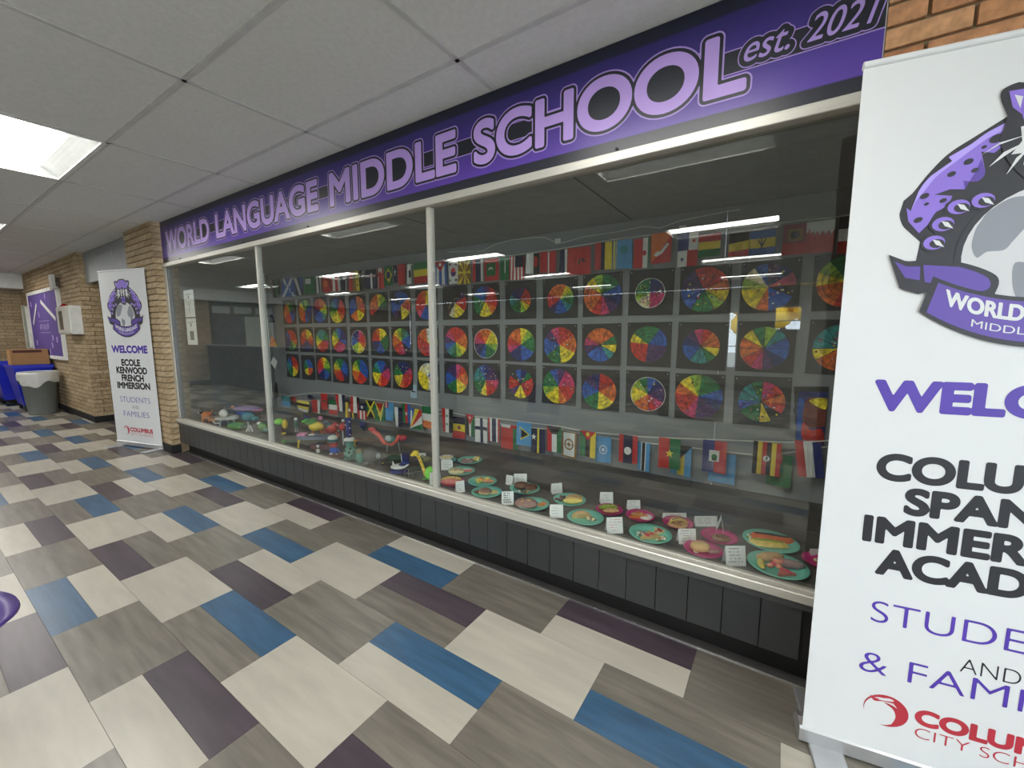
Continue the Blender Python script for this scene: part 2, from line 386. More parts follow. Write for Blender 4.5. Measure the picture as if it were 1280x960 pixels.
# ---------------------------------------------------------------- brick walls
def brick_rows(z0, z1, u0, u1, L, H, seed=0, mort=.010):
    out = []; z = z0; r = 0
    while z < z1-.02:
        h = min(H-mort, z1-z); off = (L/2 if r % 2 else 0); u = u0-off
        while u < u1-.02:
            a, b = max(u, u0), min(u+L-mort, u1)
            if b-a > .02: out.append((a, b, z, z+h))
            u += L
        z += H; r += 1
    return out
def brickwall(name, parent, O, U, Nn, u0, u1, z0, z1, L, H, mater, limit=0, thick=.08, key=None, stuffmat=None):
    """O origin, U along, Nn outward normal. first `limit` bricks (by key) single, rest joined"""
    O = Vector(O); U = Vector(U); Nn = Vector(Nn); rows = brick_rows(z0, z1, u0, u1, L, H)
    if key: rows.sort(key=key)
    cache = {}; S = MB(); rv = []
    ang = math.atan2(U.y, U.x)
    for i, (a, b, za, zb) in enumerate(rows):
        c = O + U*((a+b)/2) + Vector((0,0,(za+zb)/2)) + Nn*(-.010 + random.uniform(0, .003))
        if i < limit:
            kk = (round(b-a, 3), round(zb-za, 3))
            if kk not in cache: cache[kk] = MB().box((0,0,0), (kk[0], .02, kk[1]), mater, bev=.002).obj('brick', mesh_only=True)
            o = link('brick', cache[kk], parent, loc=c); o.rotation_euler = (0, 0, ang)
        else:
            T = Matrix.Rotation(ang, 3, 'Z'); n0 = len(S.f); S.box(c, (b-a, .02, zb-za), stuffmat or mater, T=T); rv += [random.random()]*(len(S.f)-n0)
    if S.f:
        o = S.obj('brickwork', parent, kind='stuff'); at = o.data.attributes.new('rnd', 'FLOAT', 'FACE'); at.data.foreach_set('value', rv)
def mortarbox(parent, x0, x1, y0, y1, z0, z1): MB().bx(x0, x1, y0, y1, z0, z1, m_mortar).obj('mortar', parent)
# right wall (beyond the case)
wr = sempty('wall_right')
mortarbox(wr, .205, .47, -.018, -.002, 0, HC); mortarbox(wr, .47, 4.0, -.018, 1.2, 0, HC); mortarbox(wr, .205, .47, 0, 1.2, 2.2, HC)
brickwall('wr', wr, (.205, -.03, 0), (1,0,0), (0,-1,0), 0, 3.795, .004, HC, .205, .0675, m_brR, limit=260, key=lambda r: r[0], stuffmat=m_brS)
# pillar left of the case
wp = sempty('wall_pillar')
mortarbox(wp, -6.84, -5.962, -.098, 1.2, 0, HC)
brickwall('wp', wp, (-6.85, -.11, 0), (1,0,0), (0,-1,0), 0, .90, .10, HC, .225, .0675, m_brL, limit=170)
brickwall('wp2', wp, (-5.95, -.11, 0), (0,1,0), (1,0,0), 0, .11, .10, HC, .225, .0675, m_brL, limit=60)
brickwall('wp3', wp, (-6.85, 1.2, 0), (0,-1,0), (-1,0,0), 0, 1.31, .10, HC, .225, .0675, m_brL, limit=0, stuffmat=m_brS)
# block left of the doorway recess
wl = sempty('wall_left')
mortarbox(wl, -13.8, -9.112, -.098, 1.2, 0, HC)
brickwall('wl', wl, (-13.8, -.11, 0), (1,0,0), (0,-1,0), 0, 4.70, .10, HC, .30, .0675, m_brS, limit=0)
brickwall('wl2', wl, (-9.10, -.11, 0), (0,1,0), (1,0,0), 0, 1.31, .10, HC, .225, .0675, m_brL, limit=0, stuffmat=m_brS)
# back of the recess
wk = sempty('wall_recess'); mortarbox(wk, -9.1, -6.85, 1.2, 1.3, 0, HC)
brickwall('wk', wk, (-9.1, 1.19, 0), (1,0,0), (0,-1,0), 0, 2.25, .1, HC, .225, .0675, m_brS)
# end wall with soffit
we = sempty('wall_end'); mortarbox(we, -14.0, -13.812, -11, 1.2, 0, HC)
brickwall('we', we, (-13.8, 0, 0), (0,-1,0), (1,0,0), .1, 3.4, .1, 2.33, .30, .0675, m_brS)
brickwall('we', we, (-13.8, 0, 0), (0,-1,0), (1,0,0), 5.2, 10.9, .1, 2.33, .30, .0675, m_brS)
struct('trim_1', MB().bx(-13.8, -13.35, -11, -.112, 2.34, HC, m_white))
# far wall opposite the case with a daylight window and a narrow side light
wo = sempty('wall_opposite')
mw = mat('opposite_wall_paint', (188,180,165), .8)
o_ = MB()
xs = [(-13.8, -1.35, 0, HC), (-1.35, -1.10, 0, .45), (-1.35, -1.10, 2.0, HC), (-1.10, -.28, 0, HC), (-.28, .32, 0, 1.48), (-.28, .32, 2.10, HC), (.32, 4.0, 0, HC)]
for x0, x1, z0, z1 in xs: o_.bx(x0, x1, -11.2, -11.0, z0, z1, mw)
o_.obj('plaster', wo)
for k, (x0, x1, z0, z1) in enumerate([(-1.35, -1.10, .45, 2.0), (-.28, .32, 1.48, 2.10)]):
    w_ = sempty('window_%d' % (k+1)); f = MB()
    f.bx(x0, x0+.03, -11.12, -11.0, z0, z1, m_white); f.bx(x1-.03, x1, -11.12, -11.0, z0, z1, m_white); f.bx(x0, x1, -11.12, -11.0, z0, z0+.03, m_white); f.bx(x0, x1, -11.12, -11.0, z1-.03, z1, m_white)
    f.bx(x0, x1, -11.1, -11.06, z0+(z1-z0)*.38, z0+(z1-z0)*.38+.03, m_white); f.obj('window_frame', w_)
    MB().bx(x0+.03, x1-.03, -11.085, -11.08, z0+.03, z1-.03, m_glass).obj('pane', w_)
wn = sempty('wall_near_end'); q = MB(); q.bx(4.0, 4.1, -11.2, 1.3, 0, .5, mw).bx(4.0, 4.1, -11.2, 1.3, 2.45, HC, mw)
for a, b in ((-11.2, -10.5), (-8.3, -8.0), (-5.6, -5.3), (-2.9, -2.6), (-.6, 1.3)): q.bx(4.0, 4.1, a, b, .5, 2.45, mw)
q.obj('plaster', wn)
for k, (a, b) in enumerate(((-10.5, -8.3), (-8.0, -5.6), (-5.3, -2.9), (-2.6, -.6))):
    w_ = sempty('window_%d' % (k+3)); f = MB()
    for u in (a, (a+b)/2-.02, b-.04): f.bx(4.0, 4.06, u, u+.04, .5, 2.45, m_frame)
    f.bx(4.0, 4.06, a, b, .5, .54, m_frame).bx(4.0, 4.06, a, b, 2.41, 2.45, m_frame); f.obj('window_frame', w_)
    MB().bx(4.03, 4.036, a+.04, b-.04, .54, 2.41, m_glass).obj('pane', w_)
# outside the window: yellow autumn tree and ground
m_yel = mat('autumn_leaves', (250,205,60), .8, var=.3, scale=3); m_trunk = mat('tree_bark', (80,66,54), .9)
tr = thing('autumn_tree', 'tree with yellow autumn leaves seen mirrored through the daylight window', 'tree', (-.1, -17, -.3))
MB().tube([(0,0,0), (.05,0,1.2), (-.05,.05,2.3)], .16, m_trunk, r1=.08).obj('trunk', tr)
c_ = MB()
for k in range(26): c_.ell((random.uniform(-1.5,1.5), random.uniform(-.8,.8), random.uniform(1.9,4.0)), (random.uniform(.2,.5),)*3, m_yel, n=8, k=5)
c_.obj('leaves', tr, kind='stuff')
struct('ground_outside', MB().bx(-20, 30, -40, -11.25, -.4, -.3, mat('paved_yard', (170,168,160), .9)).bx(4.15, 30, -11.25, 15, -.4, -.3, mat('paved_yard', (170,168,160), .9)))
# half height dark partition behind the viewer, mirrored in the glass
pt = thing('partition', 'dark grey half-height partition across the hall, mirrored in the left glass panes', 'partition', (-9.15, -3.3, 0))
MB().bx(-4.6, 4.6, -.05, .05, 0, 1.08, mat('partition_panel', (46,50,54), .6)).obj('panel', pt)
MB().bx(-4.62, 4.62, -.065, .065, 1.08, 1.11, mat('partition_cap', (190,192,190), .35)).obj('cap_rail', pt)
# door with transom lights on the end wall
d_ = sempty('door_1'); mdf = mat('door_frame_dark', (46,44,42), .6)
f = MB()
f.bx(-13.83, -13.76, -5.2, -3.4, 2.22, 2.34, mdf); f.bx(-13.83, -13.76, -5.2, -3.4, 1.93, 1.99, mdf)
for y in (-5.2, -4.6, -4.0, -3.45): f.bx(-13.83, -13.76, y, y+.06, 1.99 if y in (-4.6, -4.0) else 0, 2.22, mdf)
f.bx(-13.83, -13.79, -3.4, -5.2, 0, .9, mdf)
f.obj('door_frame', d_)
MB().bx(-13.82, -13.79, -5.14, -4.3, .02, 1.93, mat('door_paint', (170,178,164), .5)).obj('door_leaf', d_)
MB().bx(-13.82, -13.79, -4.3, -3.45, .02, 1.93, mat('door_dark', (60,60,58), .5)).obj('door_leaf', d_)
for y in (-5.14, -4.54, -3.94): MB().bx(-13.82, -13.80, y+.03, y+.5, 2.01, 2.2, mat('transom', (175,180,172), .4)).obj('transom_pane', d_)
# baseboards
struct('baseboard_left', MB().bx(-13.8, -9.09, -.122, -.098, 0, .10, m_black).bx(-9.11, -9.085, -.122, 1.2, 0, .10, m_black))
struct('baseboard_pillar', MB().bx(-6.862, -5.94, -.122, -.098, 0, .10, m_black).bx(-5.96, -5.94, -.122, -.03, 0, .10, m_black))
struct('baseboard_right', MB().bx(.205, 4, -.045, -.03, 0, .10, m_black))
struct('baseboard_end', MB().bx(-13.81, -13.78, -11, -5.2, 0, .10, m_black).bx(-13.81, -13.78, -3.4, -.1, 0, .10, m_black))
# sign board above the recess
sg = thing('recess_sign', 'grey overhead sign board above the doorway recess behind the small banner', 'sign', (-7.98, 0, 2.18))
m_sg = mat('grey_sign_face', (128,132,134), .45)
MB().bx(-1.12, 1.12, -.03, .03, 0, HC-2.18, m_sg).obj('sign_board', sg)
q = MB(); mq = mat('grey_sign_lettering', (152,155,158), .5)
for k in range(9): q.bx(-.55+k*.1, -.51+k*.1, -.032, -.0305, .20, .34, mq)
q.obj('faint_lettering', sg)
# ---------------------------------------------------------------- display case
CXL, CXR, CY, CZ0, CZ1 = -5.86, .44, 1.075, .40, 2.18
case = thing('display_case', 'long built-in display case base with silver sill and charcoal plank front', 'display case', (-2.83, 0, 0))
wback = sempty('wall_back'); wcase = sempty('wall_case_left'); wcr = sempty('wall_case_right'); ccase = sempty('ceiling_case'); wfront = sempty('window_7')
dx = 2.83
WHERE = {'back_panel': wback, 'side_panel': wcase, 'post_liner': wcase, 'right_side_panel': wcr, 'ceiling_panel': ccase, 'ceiling_backing': ccase, 'header_rail': wfront, 'end_post': wfront, 'mullion': wfront, 'glass_pane': wfront}
def cpart(name, mb, label=None, kind=None):
    o = mb.obj(name, WHERE.get(name, case), label, kind)
    if name not in WHERE: o.location = (dx, 0, 0)
    return o
bk = [-5.859, -5.23, -4.01, -2.79, -1.57, -.35, .44]
for a, b in zip(bk[:-1], bk[1:]): cpart('back_panel', MB().bx(a+.001, b-.001, CY, CY+.02, CZ0, CZ1+.008, m_wallgrey))
bk = [-5.86, -4.66, -3.42, -2.20, -.94, .44]
m_cc = mat('case_ceiling_paint', (150,152,150), .8)
cc = MB()
for a, b in zip(bk[:-1], bk[1:]): cpart('ceiling_panel', MB().bx(a+.006, b-.006, .06, CY-.006, CZ1, CZ1+.004, m_cc))
cpart('ceiling_backing', MB().bx(CXL, CXR, .005, CY+.02, CZ1+.004, CZ1+.008, m_black))
cpart('side_panel', MB().bx(CXL-.03, CXL, .0, CY+.02, CZ0, CZ1+.008, m_casedark))
cpart('right_side_panel', MB().bx(CXR-.001, CXR+.008, .0, CY+.02, CZ0, CZ1+.008, mat('case_right_side', (70,72,72), .6)))
m_pl = [mat('case_plank_%s' % n, lin=l, rough=.5, var=.22, scale=3, stretch=(1.5,16,1), rnd=.12) for n, l in (('dark', (.085,.080,.072)), ('mid', (.125,.118,.104)))]
PLM = {}
for r in range(7):
    y0 = .015+r*.1525; x = CXL - .3*(r*2 % 3); k = r
    while x < CXR:
        a, b = max(x, CXL), min(x+.9, CXR)
        if b-a > .03:
            kk = (round(b-a, 3), (k*7+r*3) % 4 == 0)
            if kk not in PLM: PLM[kk] = MB().box((0,0,0), (kk[0]-.0015, .151, .006), m_pl[1 if kk[1] else 0]).obj('floor_plank', mesh_only=True)
            link('floor_plank', PLM[kk], case, loc=((a+b)/2+dx, y0+.0755, CZ0-.003))
        x += .9; k += 1
cpart('case_base', MB().bx(CXL, CXR-.002, .06, CY-.001, .12, CZ0-.008, m_black))
# frame
cpart('header_rail', MB().bx(-5.95, .2, -.045, .03, 2.148, 2.189, m_frame, bev=.003))
cpart('sill', MB().bx(-5.95, .2, -.052, .012, .372, .411, m_frame, bev=.004).bx(-5.95, .2, -.02, .008, .411, .418, m_frame, bev=.001))
cpart('sill_apron', MB().bx(-5.95, .2, -.042, .0, .345, .372, mat('dark_trim', (66,68,68), .35)))
MX = [-3.868, -1.822]
cpart('end_post', MB().bx(-5.95, -5.89, -.03, .03, .418, 2.15, m_frame, bev=.003))
cpart('post_liner', MB().bx(-5.89, -5.862, -.02, .11, .40, 2.18, m_casedark))
cpart('end_post', MB().bx(.17, .2, -.03, .03, .418, 2.15, m_frame, bev=.003))
for x in MX: cpart('mullion', MB().bx(x-.014, x+.014, -.022, .016, .418, 2.15, m_frame, bev=.003))
for a, b in ((-5.89, MX[0]-.014), (MX[0]+.014, MX[1]-.014), (MX[1]+.014, .17)):
    cpart('glass_pane', MB().bx(a, b, -.003, .003, .418, 2.149, m_glass))
# charcoal plank base
bm_ = MB().box((0,0,0), (.134, .02, .222), m_wain, bev=.003).obj('base_plank', mesh_only=True)
x = .125+.138*.5-.138*0
k = 0
while x > -5.95+.06:
    if x+.067 <= .2: link('base_plank', bm_, case, loc=(x+dx, -.022, .234))
    x -= .138
cpart('base_backing', MB().bx(-5.95, .2, -.012, .05, .12, .372, m_black))
cpart('toe_kick', MB().bx(-5.95, .2, .05, .06, 0, .12, m_black))
cpart('floor_strip', MB().bx(-5.95, .2, -.010, -.002, 0, .006, mat('chrome_strip', (205,208,208), .15, .9)))
# ---------------------------------------------------------------- school sign
SX0, SX1 = -5.93, .2
sign = thing('school_sign', 'long purple sign board with lavender lettering above the display case', 'sign', (-2.83, 0, 2.19))
def signmat():
    m = bpy.data.materials.new('sign_purple_print'); m.use_nodes = True; N = m.node_tree.nodes; L = m.node_tree.links; b = N['Principled BSDF']
    b.inputs['Roughness'].default_value = .32
    tc = N.new('ShaderNodeTexCoord'); sp = N.new('ShaderNodeSeparateXYZ'); L.new(tc.outputs['Object'], sp.inputs[0])
    mr = N.new('ShaderNodeMapRange'); mr.inputs['From Min'].default_value = 0; mr.inputs['From Max'].default_value = .4465; L.new(sp.outputs['Z'], mr.inputs['Value'])
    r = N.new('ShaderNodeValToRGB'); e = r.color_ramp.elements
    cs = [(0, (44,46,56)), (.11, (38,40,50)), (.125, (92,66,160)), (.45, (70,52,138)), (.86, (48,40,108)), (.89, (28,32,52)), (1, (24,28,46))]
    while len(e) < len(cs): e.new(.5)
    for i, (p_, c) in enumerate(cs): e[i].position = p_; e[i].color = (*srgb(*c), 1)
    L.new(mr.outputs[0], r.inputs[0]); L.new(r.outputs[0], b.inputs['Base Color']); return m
m_sign = signmat()
m_lav = mat('lavender_print', (186,156,226), .35, var=.03); m_lavl = mat('lavender_outline_print', (172,146,214), .35, var=.03); m_sdk = mat('dark_slate_print', (30,34,44), .35)
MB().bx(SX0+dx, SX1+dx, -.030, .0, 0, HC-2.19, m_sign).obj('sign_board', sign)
SP = lambda x, z, ly: (x+dx, -.0303-ly*.0005, z-2.19)
band = MB()
def brect(mb, x0, x1, z0, z1, m, ly): mb.face([SP(x0, z0, ly), SP(x1, z0, ly), SP(x1, z1, ly), SP(x0, z1, ly)], m)
for a, b in ((-4.72, -4.56), (-2.92, -2.76), (-1.60, -1.47)):
    pass
brect(band, -5.78, .2, 2.366, 2.370, m_lavl, 1); brect(band, -5.78, .2, 2.447, 2.451, m_lavl, 1); brect(band, -5.78, .2, 2.370, 2.447, m_sdk, 1)
band.obj('dark_band', sign)
for w, a, b in (('WORLD', -5.80, -4.69), ('LANGUAGE', -4.575, -2.885), ('MIDDLE', -2.775, -1.572), ('SCHOOL', -1.478, -.168)):
    o1, o2, o3 = MB(), MB(), MB()
    draw_text(w, a+.024, b-.024, 2.292+.012, 2.520-.012, SP, [(o1, m_lavl, .0285, 2, False), (o2, m_sdk, .0225, 3, True), (o3, m_lav, .010, 4, False)])
    p_ = o3.obj('word', sign); o2.obj('letter_dark_outline', p_); o1.obj('letter_outline', p_)  # middle layer is the dark outline printed between fill and lavender edge
for w, a, b, sl in (('est.', -.195, -.055, 0), ('2021', -.005, .185, 0)):
    o1, o2, o3 = MB(), MB(), MB()
    draw_text(w, a, b, 2.392, 2.462 if w == 'est.' else 2.475, SP, [(o1, m_lavl, .0205, 5, False), (o2, m_sdk, .017, 6, True), (o3, m_lavl, .0005, 8, False)], shear=.35)
    p_ = o3.obj('word', sign); o2.obj('letter_dark_outline', p_); o1.obj('letter_outline', p_)
sc = MB()
for x in (-5.5, -4.55, -3.3, -1.95, -.75): sc.lathe([(0, -.004), (.007, -.003), (.007, 0)], m_black, c=(0,0,0), n=10)
for x in (-5.45, -4.05, -3.05, -.67):
    MB().tube([(x+dx, -.030, .012), (x+dx, -.035, .012)], .007, m_black, n=10).obj('screw', sign)
# ---------------------------------------------------------------- roll-up banners
m_bf = mat('banner_vinyl', (212,214,214), .45, var=.01); m_bp = mat('banner_purple_ink', (78,52,160), .45); m_bk = mat('banner_black_ink', (26,26,32), .5)
m_br = mat('banner_red_ink', (176,44,58), .45); m_al = mat('banner_aluminium', (196,198,200), .3, .7)
m_e1 = mat('emblem_purple', (138,112,208), .45, var=.02); m_e2 = mat('emblem_deep_purple', (92,68,160), .45, var=.02); m_e3 = mat('emblem_light_purple', (176,156,236), .45, var=.02)
m_ek = mat('emblem_charcoal', (44,44,50), .5, var=.02); m_eg = mat('globe_light_grey', (202,203,205), .5, var=.02); m_eh = mat('globe_dark_grey', (136,140,148), .5, var=.02)
CE = .43
def banner(loc, rz, label, lines, width=.85):
    t = thing('rollup_banner', label, 'banner', loc, rz, 'roll-up welcome banners')
    P = lambda s, z, ly: (s, -.0012-ly*.0004, z)
    MB().bx(0, width, -.001, .001, .055, 2.150, m_bf).obj('banner_fabric', t)
    MB().tube([(0, .004, 2.152), (width, .004, 2.152)], .011, m_bf, n=10).obj('top_rail', t)
    MB().tube([(width/2, .03, .05), (width/2, .02, 2.14)], .010, m_al, n=8).obj('support_pole', t)
    b = MB(); pr = [(-.004,.012), (-.006,.058), (.0,.066), (.03,.074), (.07,.060), (.09,.03), (.09,.012)]
    vv = [(x, y, z) for x in (-.008, width+.008) for y, z in pr]; n = len(pr)
    b.raw(vv, [(i, (i+1) % n, n+(i+1) % n, n+i) for i in range(n)] + [tuple(range(n))[::-1], tuple(range(n, 2*n))], m_al); b.obj('base_cassette', t)
    for x in (.02, width-.14):
        f = MB(); f.bx(x, x+.10, -.16, .25, 0, .012, m_al, bev=.004); f.obj('foot', t)
    # emblem
    g = [MB() for _ in range(3)]
    def both(mb, pts, m, ly, sp=True):
        q = spline(pts) if sp else [(a[0], a[1]) for a in pts]
        fillpoly(mb, q, m, P, ly); fillpoly(mb, [(2*CE-a, z) for a, z in q], m, P, ly)
    E_ = g[0]
    both(E_, [(.311,1.957,1),(.254,1.919),(.203,1.883),(.166,1.837),(.136,1.789),(.119,1.772,1),(.113,1.737),(.127,1.698),(.165,1.656,1),(.16,1.60,1),(.26,1.55,1),(.431,1.55,1),(.431,2.0,1)], m_ek, 1)
    both(E_, [(.314,1.945,1),(.277,1.925),(.242,1.897),(.204,1.874,1),(.212,1.863,1),(.172,1.831),(.149,1.792),(.137,1.742,1),(.127,1.752,1),(.134,1.715),(.160,1.680,1),(.176,1.70),(.192,1.734),(.216,1.748,1),(.221,1.772),(.184,1.780,1),(.215,1.79),(.245,1.786,1),(.240,1.808,1),(.266,1.802),(.281,1.825),(.268,1.877,1),(.294,1.870),(.328,1.905,1)], m_e1, 2)
    both(E_, [(.316,1.945,1),(.277,1.925),(.242,1.897),(.204,1.874,1),(.212,1.863,1),(.172,1.831),(.149,1.792),(.137,1.742,1),(.147,1.77,1),(.160,1.79),(.184,1.828),(.222,1.862),(.247,1.884),(.282,1.912),(.32,1.930,1)], m_e3, 3)
    both(E_, [(.245,1.786,1),(.240,1.808,1),(.266,1.802),(.281,1.825),(.27,1.86,1),(.262,1.83),(.25,1.80)], m_e2, 3)
    for x, z, r in ((.294,1.905,.013),(.272,1.888,.005),(.245,1.856,.009),(.26,1.832,.007),(.214,1.829,.008),(.163,1.779,.009),(.169,1.757,.005),(.203,1.762,.007),(.155,1.716,.009)):
        both(E_, disc2(x, z, r*1.15, r*.8, 10, .4), m_ek, 4, False)
    fillpoly(E_, disc2(CE, 1.612, .190, .188, 40), m_ek, P, 4); fillpoly(E_, disc2(CE, 1.610, .176, .174, 40), m_eg, P, 5)
    for pts in ([(.285,1.70),(.297,1.722),(.333,1.750),(.37,1.752),(.40,1.74),(.385,1.70),(.365,1.665),(.35,1.64),(.336,1.62),(.304,1.618),(.285,1.604),(.272,1.636),(.276,1.678)],
                [(.50,1.70),(.52,1.735),(.55,1.725),(.58,1.68),(.59,1.63),(.57,1.60),(.55,1.55),(.53,1.55),(.52,1.60),(.49,1.61),(.48,1.66)],
                [(.36,1.585),(.39,1.58),(.42,1.555),(.41,1.52),(.385,1.48),(.37,1.50),(.36,1.54)], [(.44,1.765),(.47,1.77),(.475,1.75),(.45,1.74)]):
        fillpoly(E_, spline(pts, 4), m_eh, P, 6)
    # head
    both(g[1], [(.431,2.053,1),(.38,2.047),(.345,2.026,1),(.322,2.034),(.293,2.022),(.293,1.995),(.308,1.957,1),(.30,1.90),(.33,1.83),(.39,1.765),(.431,1.745,1)], m_ek, 7)
    both(g[1], [(.431,2.040,1),(.385,2.032),(.348,2.008),(.335,1.965),(.345,1.935),(.375,1.945),(.400,1.93),(.42,1.955),(.431,1.955,1)], m_e1, 8)
    both(g[1], [(.305,2.016,1),(.333,2.016,1),(.345,1.985),(.335,1.955,1),(.316,1.975)], m_e1, 8); both(g[1], [(.316,2.005,1),(.332,1.998,1),(.330,1.970,1)], m_bf, 9)
    both(g[1], [(.336,1.925,1),(.362,1.930),(.385,1.915),(.372,1.89),(.378,1.86),(.35,1.83,1),(.352,1.86),(.325,1.86,1),(.342,1.89)], m_bf, 8)
    both(g[1], [(.398,1.925,1),(.418,1.935),(.424,1.89),(.431,1.865,1),(.405,1.85),(.395,1.88)], m_bf, 8)
    both(g[1], [(.355,1.910,1),(.385,1.905,1),(.372,1.895)], m_e3, 9)
    both(g[1], [(.39,1.84,1),(.431,1.85,1),(.431,1.765,1),(.405,1.77),(.392,1.80)], m_e2, 8)
    both(g[1], [(.396,1.842,1),(.408,1.846,1),(.402,1.815,1)], m_bf, 9); both(g[1], [(.408,1.772,1),(.418,1.774,1),(.413,1.795,1)], m_bf, 9)
    fillpoly(g[1], spline([(.41,1.88),(.45,1.88),(.43,1.86)]), m_ek, P, 9)
    for pts in ([(.355,1.905),(.30,1.893),(.268,1.868),(.30,1.888)], [(.355,1.89),(.31,1.868),(.285,1.835),(.315,1.86)], [(.36,1.875),(.335,1.85),(.32,1.81),(.34,1.843)]): both(g[1], [(*q, 1) for q in pts], m_bf, 9)
    for x, z in ((.283,1.752),(.236,1.741),(.208,1.699),(.194,1.651)):
        both(E_, disc2(x, z, .029, .025, 14), m_ek, 7, False); both(E_, disc2(x, z, .023, .019, 14), m_e1, 8, False); both(E_, disc2(x+.006, z-.003, .016, .012, 12), m_ek, 9, False)
        both(E_, [(x-.004, z+.008, 1), (x+.010, z+.004, 1), (x+.022, z-.014, 1), (x+.004, z-.006, 1)], m_bf, 10)
    # ribbon
    R = g[2]
    both(R, [(.097,1.626,1),(.135,1.606),(.176,1.604),(.25,1.595),(.327,1.555),(.33,1.51),(.311,1.49),(.21,1.52),(.172,1.512,1),(.130,1.53)], m_ek, 11)
    both(R, [(.176,1.592,1),(.25,1.582),(.312,1.548),(.305,1.515),(.21,1.536),(.183,1.545,1)], m_e2, 12); both(R, [(.112,1.606,1),(.14,1.59),(.170,1.588,1),(.172,1.55,1),(.140,1.558)], m_e2, 12)
    arc = lambda k, c, xs: [(x, c+k*(x-CE)**2) for x in xs]
    xs1 = [.20+.46*i/20 for i in range(21)]; xs2 = [.178+.504*i/20 for i in range(21)]
    fillpoly(R, arc(1.25, 1.493, xs1) + arc(1.55, 1.364, xs2)[::-1], m_ek, P, 13)
    xs1 = [.212+.436*i/20 for i in range(21)]; xs2 = [.194+.472*i/20 for i in range(21)]
    fillpoly(R, arc(1.25, 1.482, xs1) + arc(1.5, 1.377, xs2)[::-1], m_e2, P, 14)
    Pb = lambda s, z, ly: P(s, z + 1.25*(s-CE)**2, ly)
    draw_text('WORLD LANGUAGE', .232, .628, 1.432, 1.472, Pb, [(R, m_bf, .002, 15, False)]); draw_text('MIDDLE SCHOOL', .290, .570, 1.396, 1.416, Pb, [(R, m_bf, 0, 15, False)])
    for nm, mb in zip(('emblem_leopard_globe', 'emblem_leopard_head', 'emblem_ribbon'), g): mb.obj(nm, t)
    for s_, x0, x1, z0, z1, m, w in lines:
        q = MB(); draw_text(s_, x0, x1, z0, z1, P, [(q, m, w, 1, False)]); q.obj('lettering', t)
    q = MB(); fillpoly(q, disc2(.211, .210, .056, .053, 32), m_br, P, 1); fillpoly(q, disc2(.200, .205, .0435, .0465, 28), m_bf, P, 2)
    fillpoly(q, spline([(.170,.250),(.19,.245),(.225,.262),(.235,.245),(.20,.240),(.18,.235)]), m_br, P, 3); fillpoly(q, spline([(.19,.246),(.215,.256),(.228,.25),(.20,.243)]), m_bf, P, 4)
    fillpoly(q, spline([(.205,.238),(.235,.23),(.250,.20),(.225,.160),(.236,.195),(.228,.222)]), m_br, P, 3)
    q.obj('apple_logo', t); return t
common = [('WELCOME', .105, .755, 1.178, 1.260, m_bp, .0065)]
tail = [('STUDENTS', .147, .713, .500, .573, m_bp, -.0012), ('AND', .365, .495, .404, .450, m_bk, -.001), ('COLUMBUS', .285, .700, .198, .246, m_br, .004), ('CITY SCHOOLS', .285, .700, .150, .186, m_br, -.0008)]
banner((.135, -.281, 0), math.radians(9.1), 'large white roll-up banner in front of the right brick wall, nearest the camera',
  common + [('COLUMBUS', .128, .732, .965, 1.040, m_bk, .0055), ('SPANISH', .202, .658, .866, .941, m_bk, .0055), ('IMMERSION', .112, .748, .764, .841, m_bk, .0055), ('ACADEMY', .152, .708, .664, .742, m_bk, .0055)] + tail + [('& FAMILIES', .132, .728, .325, .398, m_bp, -.0012)])
banner((-7.04, -.339, 0), math.radians(14.5), 'white roll-up banner in front of the tan brick pillar, beside the doorway recess',
  common + [('ECOLE', .262, .600, 1.02, 1.095, m_bk, .0055), ('KENWOOD', .150, .710, .925, 1.0, m_bk, .0055), ('FRENCH', .235, .635, .832, .907, m_bk, .0055), ('IMMERSION', .135, .735, .738, .813, m_bk, .0055)] +
  [('STUDENTS', .147, .713, .565, .635, m_bp, -.0012), ('AND', .365, .495, .490, .530, m_bk, -.001), ('FAMILIES', .190, .670, .385, .455, m_bp, -.0012)] + tail[2:])
# ---------------------------------------------------------------- left part of the hall
m_bb = mat('blue_plastic', (22,38,190), .35, var=.05); m_gp = mat('grey_plastic', (120,124,120), .45, var=.04); m_bag = mat('bin_liner', (205,205,200), .35, var=.08, bump=.6, bscale=25)
def cart(loc, label, w=1.0, d=.5, h=.85):
    t = thing('recycling_cart', label, 'bin', loc, 0, 'blue recycling carts'); b = MB()
    def ring(z, e): return [(-w/2+e, -d/2+e*.6, z), (w/2-e, -d/2+e*.6, z), (w/2-e, d/2-e*.6, z), (-w/2+e, d/2-e*.6, z)]
    R = [ring(.12, .16), ring(h-.05, .02), ring(h-.05, 0), ring(h, 0), ring(h, .025), ring(h-.06, .04), ring(.14, .18)]
    vv = [p for r in R for p in r]; b.raw(vv, [(4*i+j, 4*i+(j+1) % 4, 4*i+4+(j+1) % 4, 4*i+4+j) for i in range(6) for j in range(4)] + [(3,2,1,0), (24,25,26,27)], m_bb); b.obj('tub', t)
    for x in (-w/2+.22, w/2-.22):
        for y in (-d/2+.13, d/2-.13):
            q = MB(); q.tube([(x, y-.02, .05), (x, y+.02, .05)], .05, m_black, n=14); q.bx(x-.02, x+.02, y-.03, y+.03, .08, .125, m_black); q.obj('caster', t)
    for s in (-1, 1): MB().bx(s*w/2-.02, s*w/2+.02, -.1, .1, h-.12, h-.09, m_bb, bev=.006).obj('handle', t)
    return t
cart((-11.76, -.40, 0), 'blue wheeled recycling cart under the cardboard box, behind the grey trash can')
cart((-13.0, -.46, 0), 'blue wheeled recycling cart at the far left end by the end wall', d=.55)
t = thing('trash_can', 'round grey plastic trash can with white liner in front of the blue carts', 'trash can', (-10.95, -.40, 0))
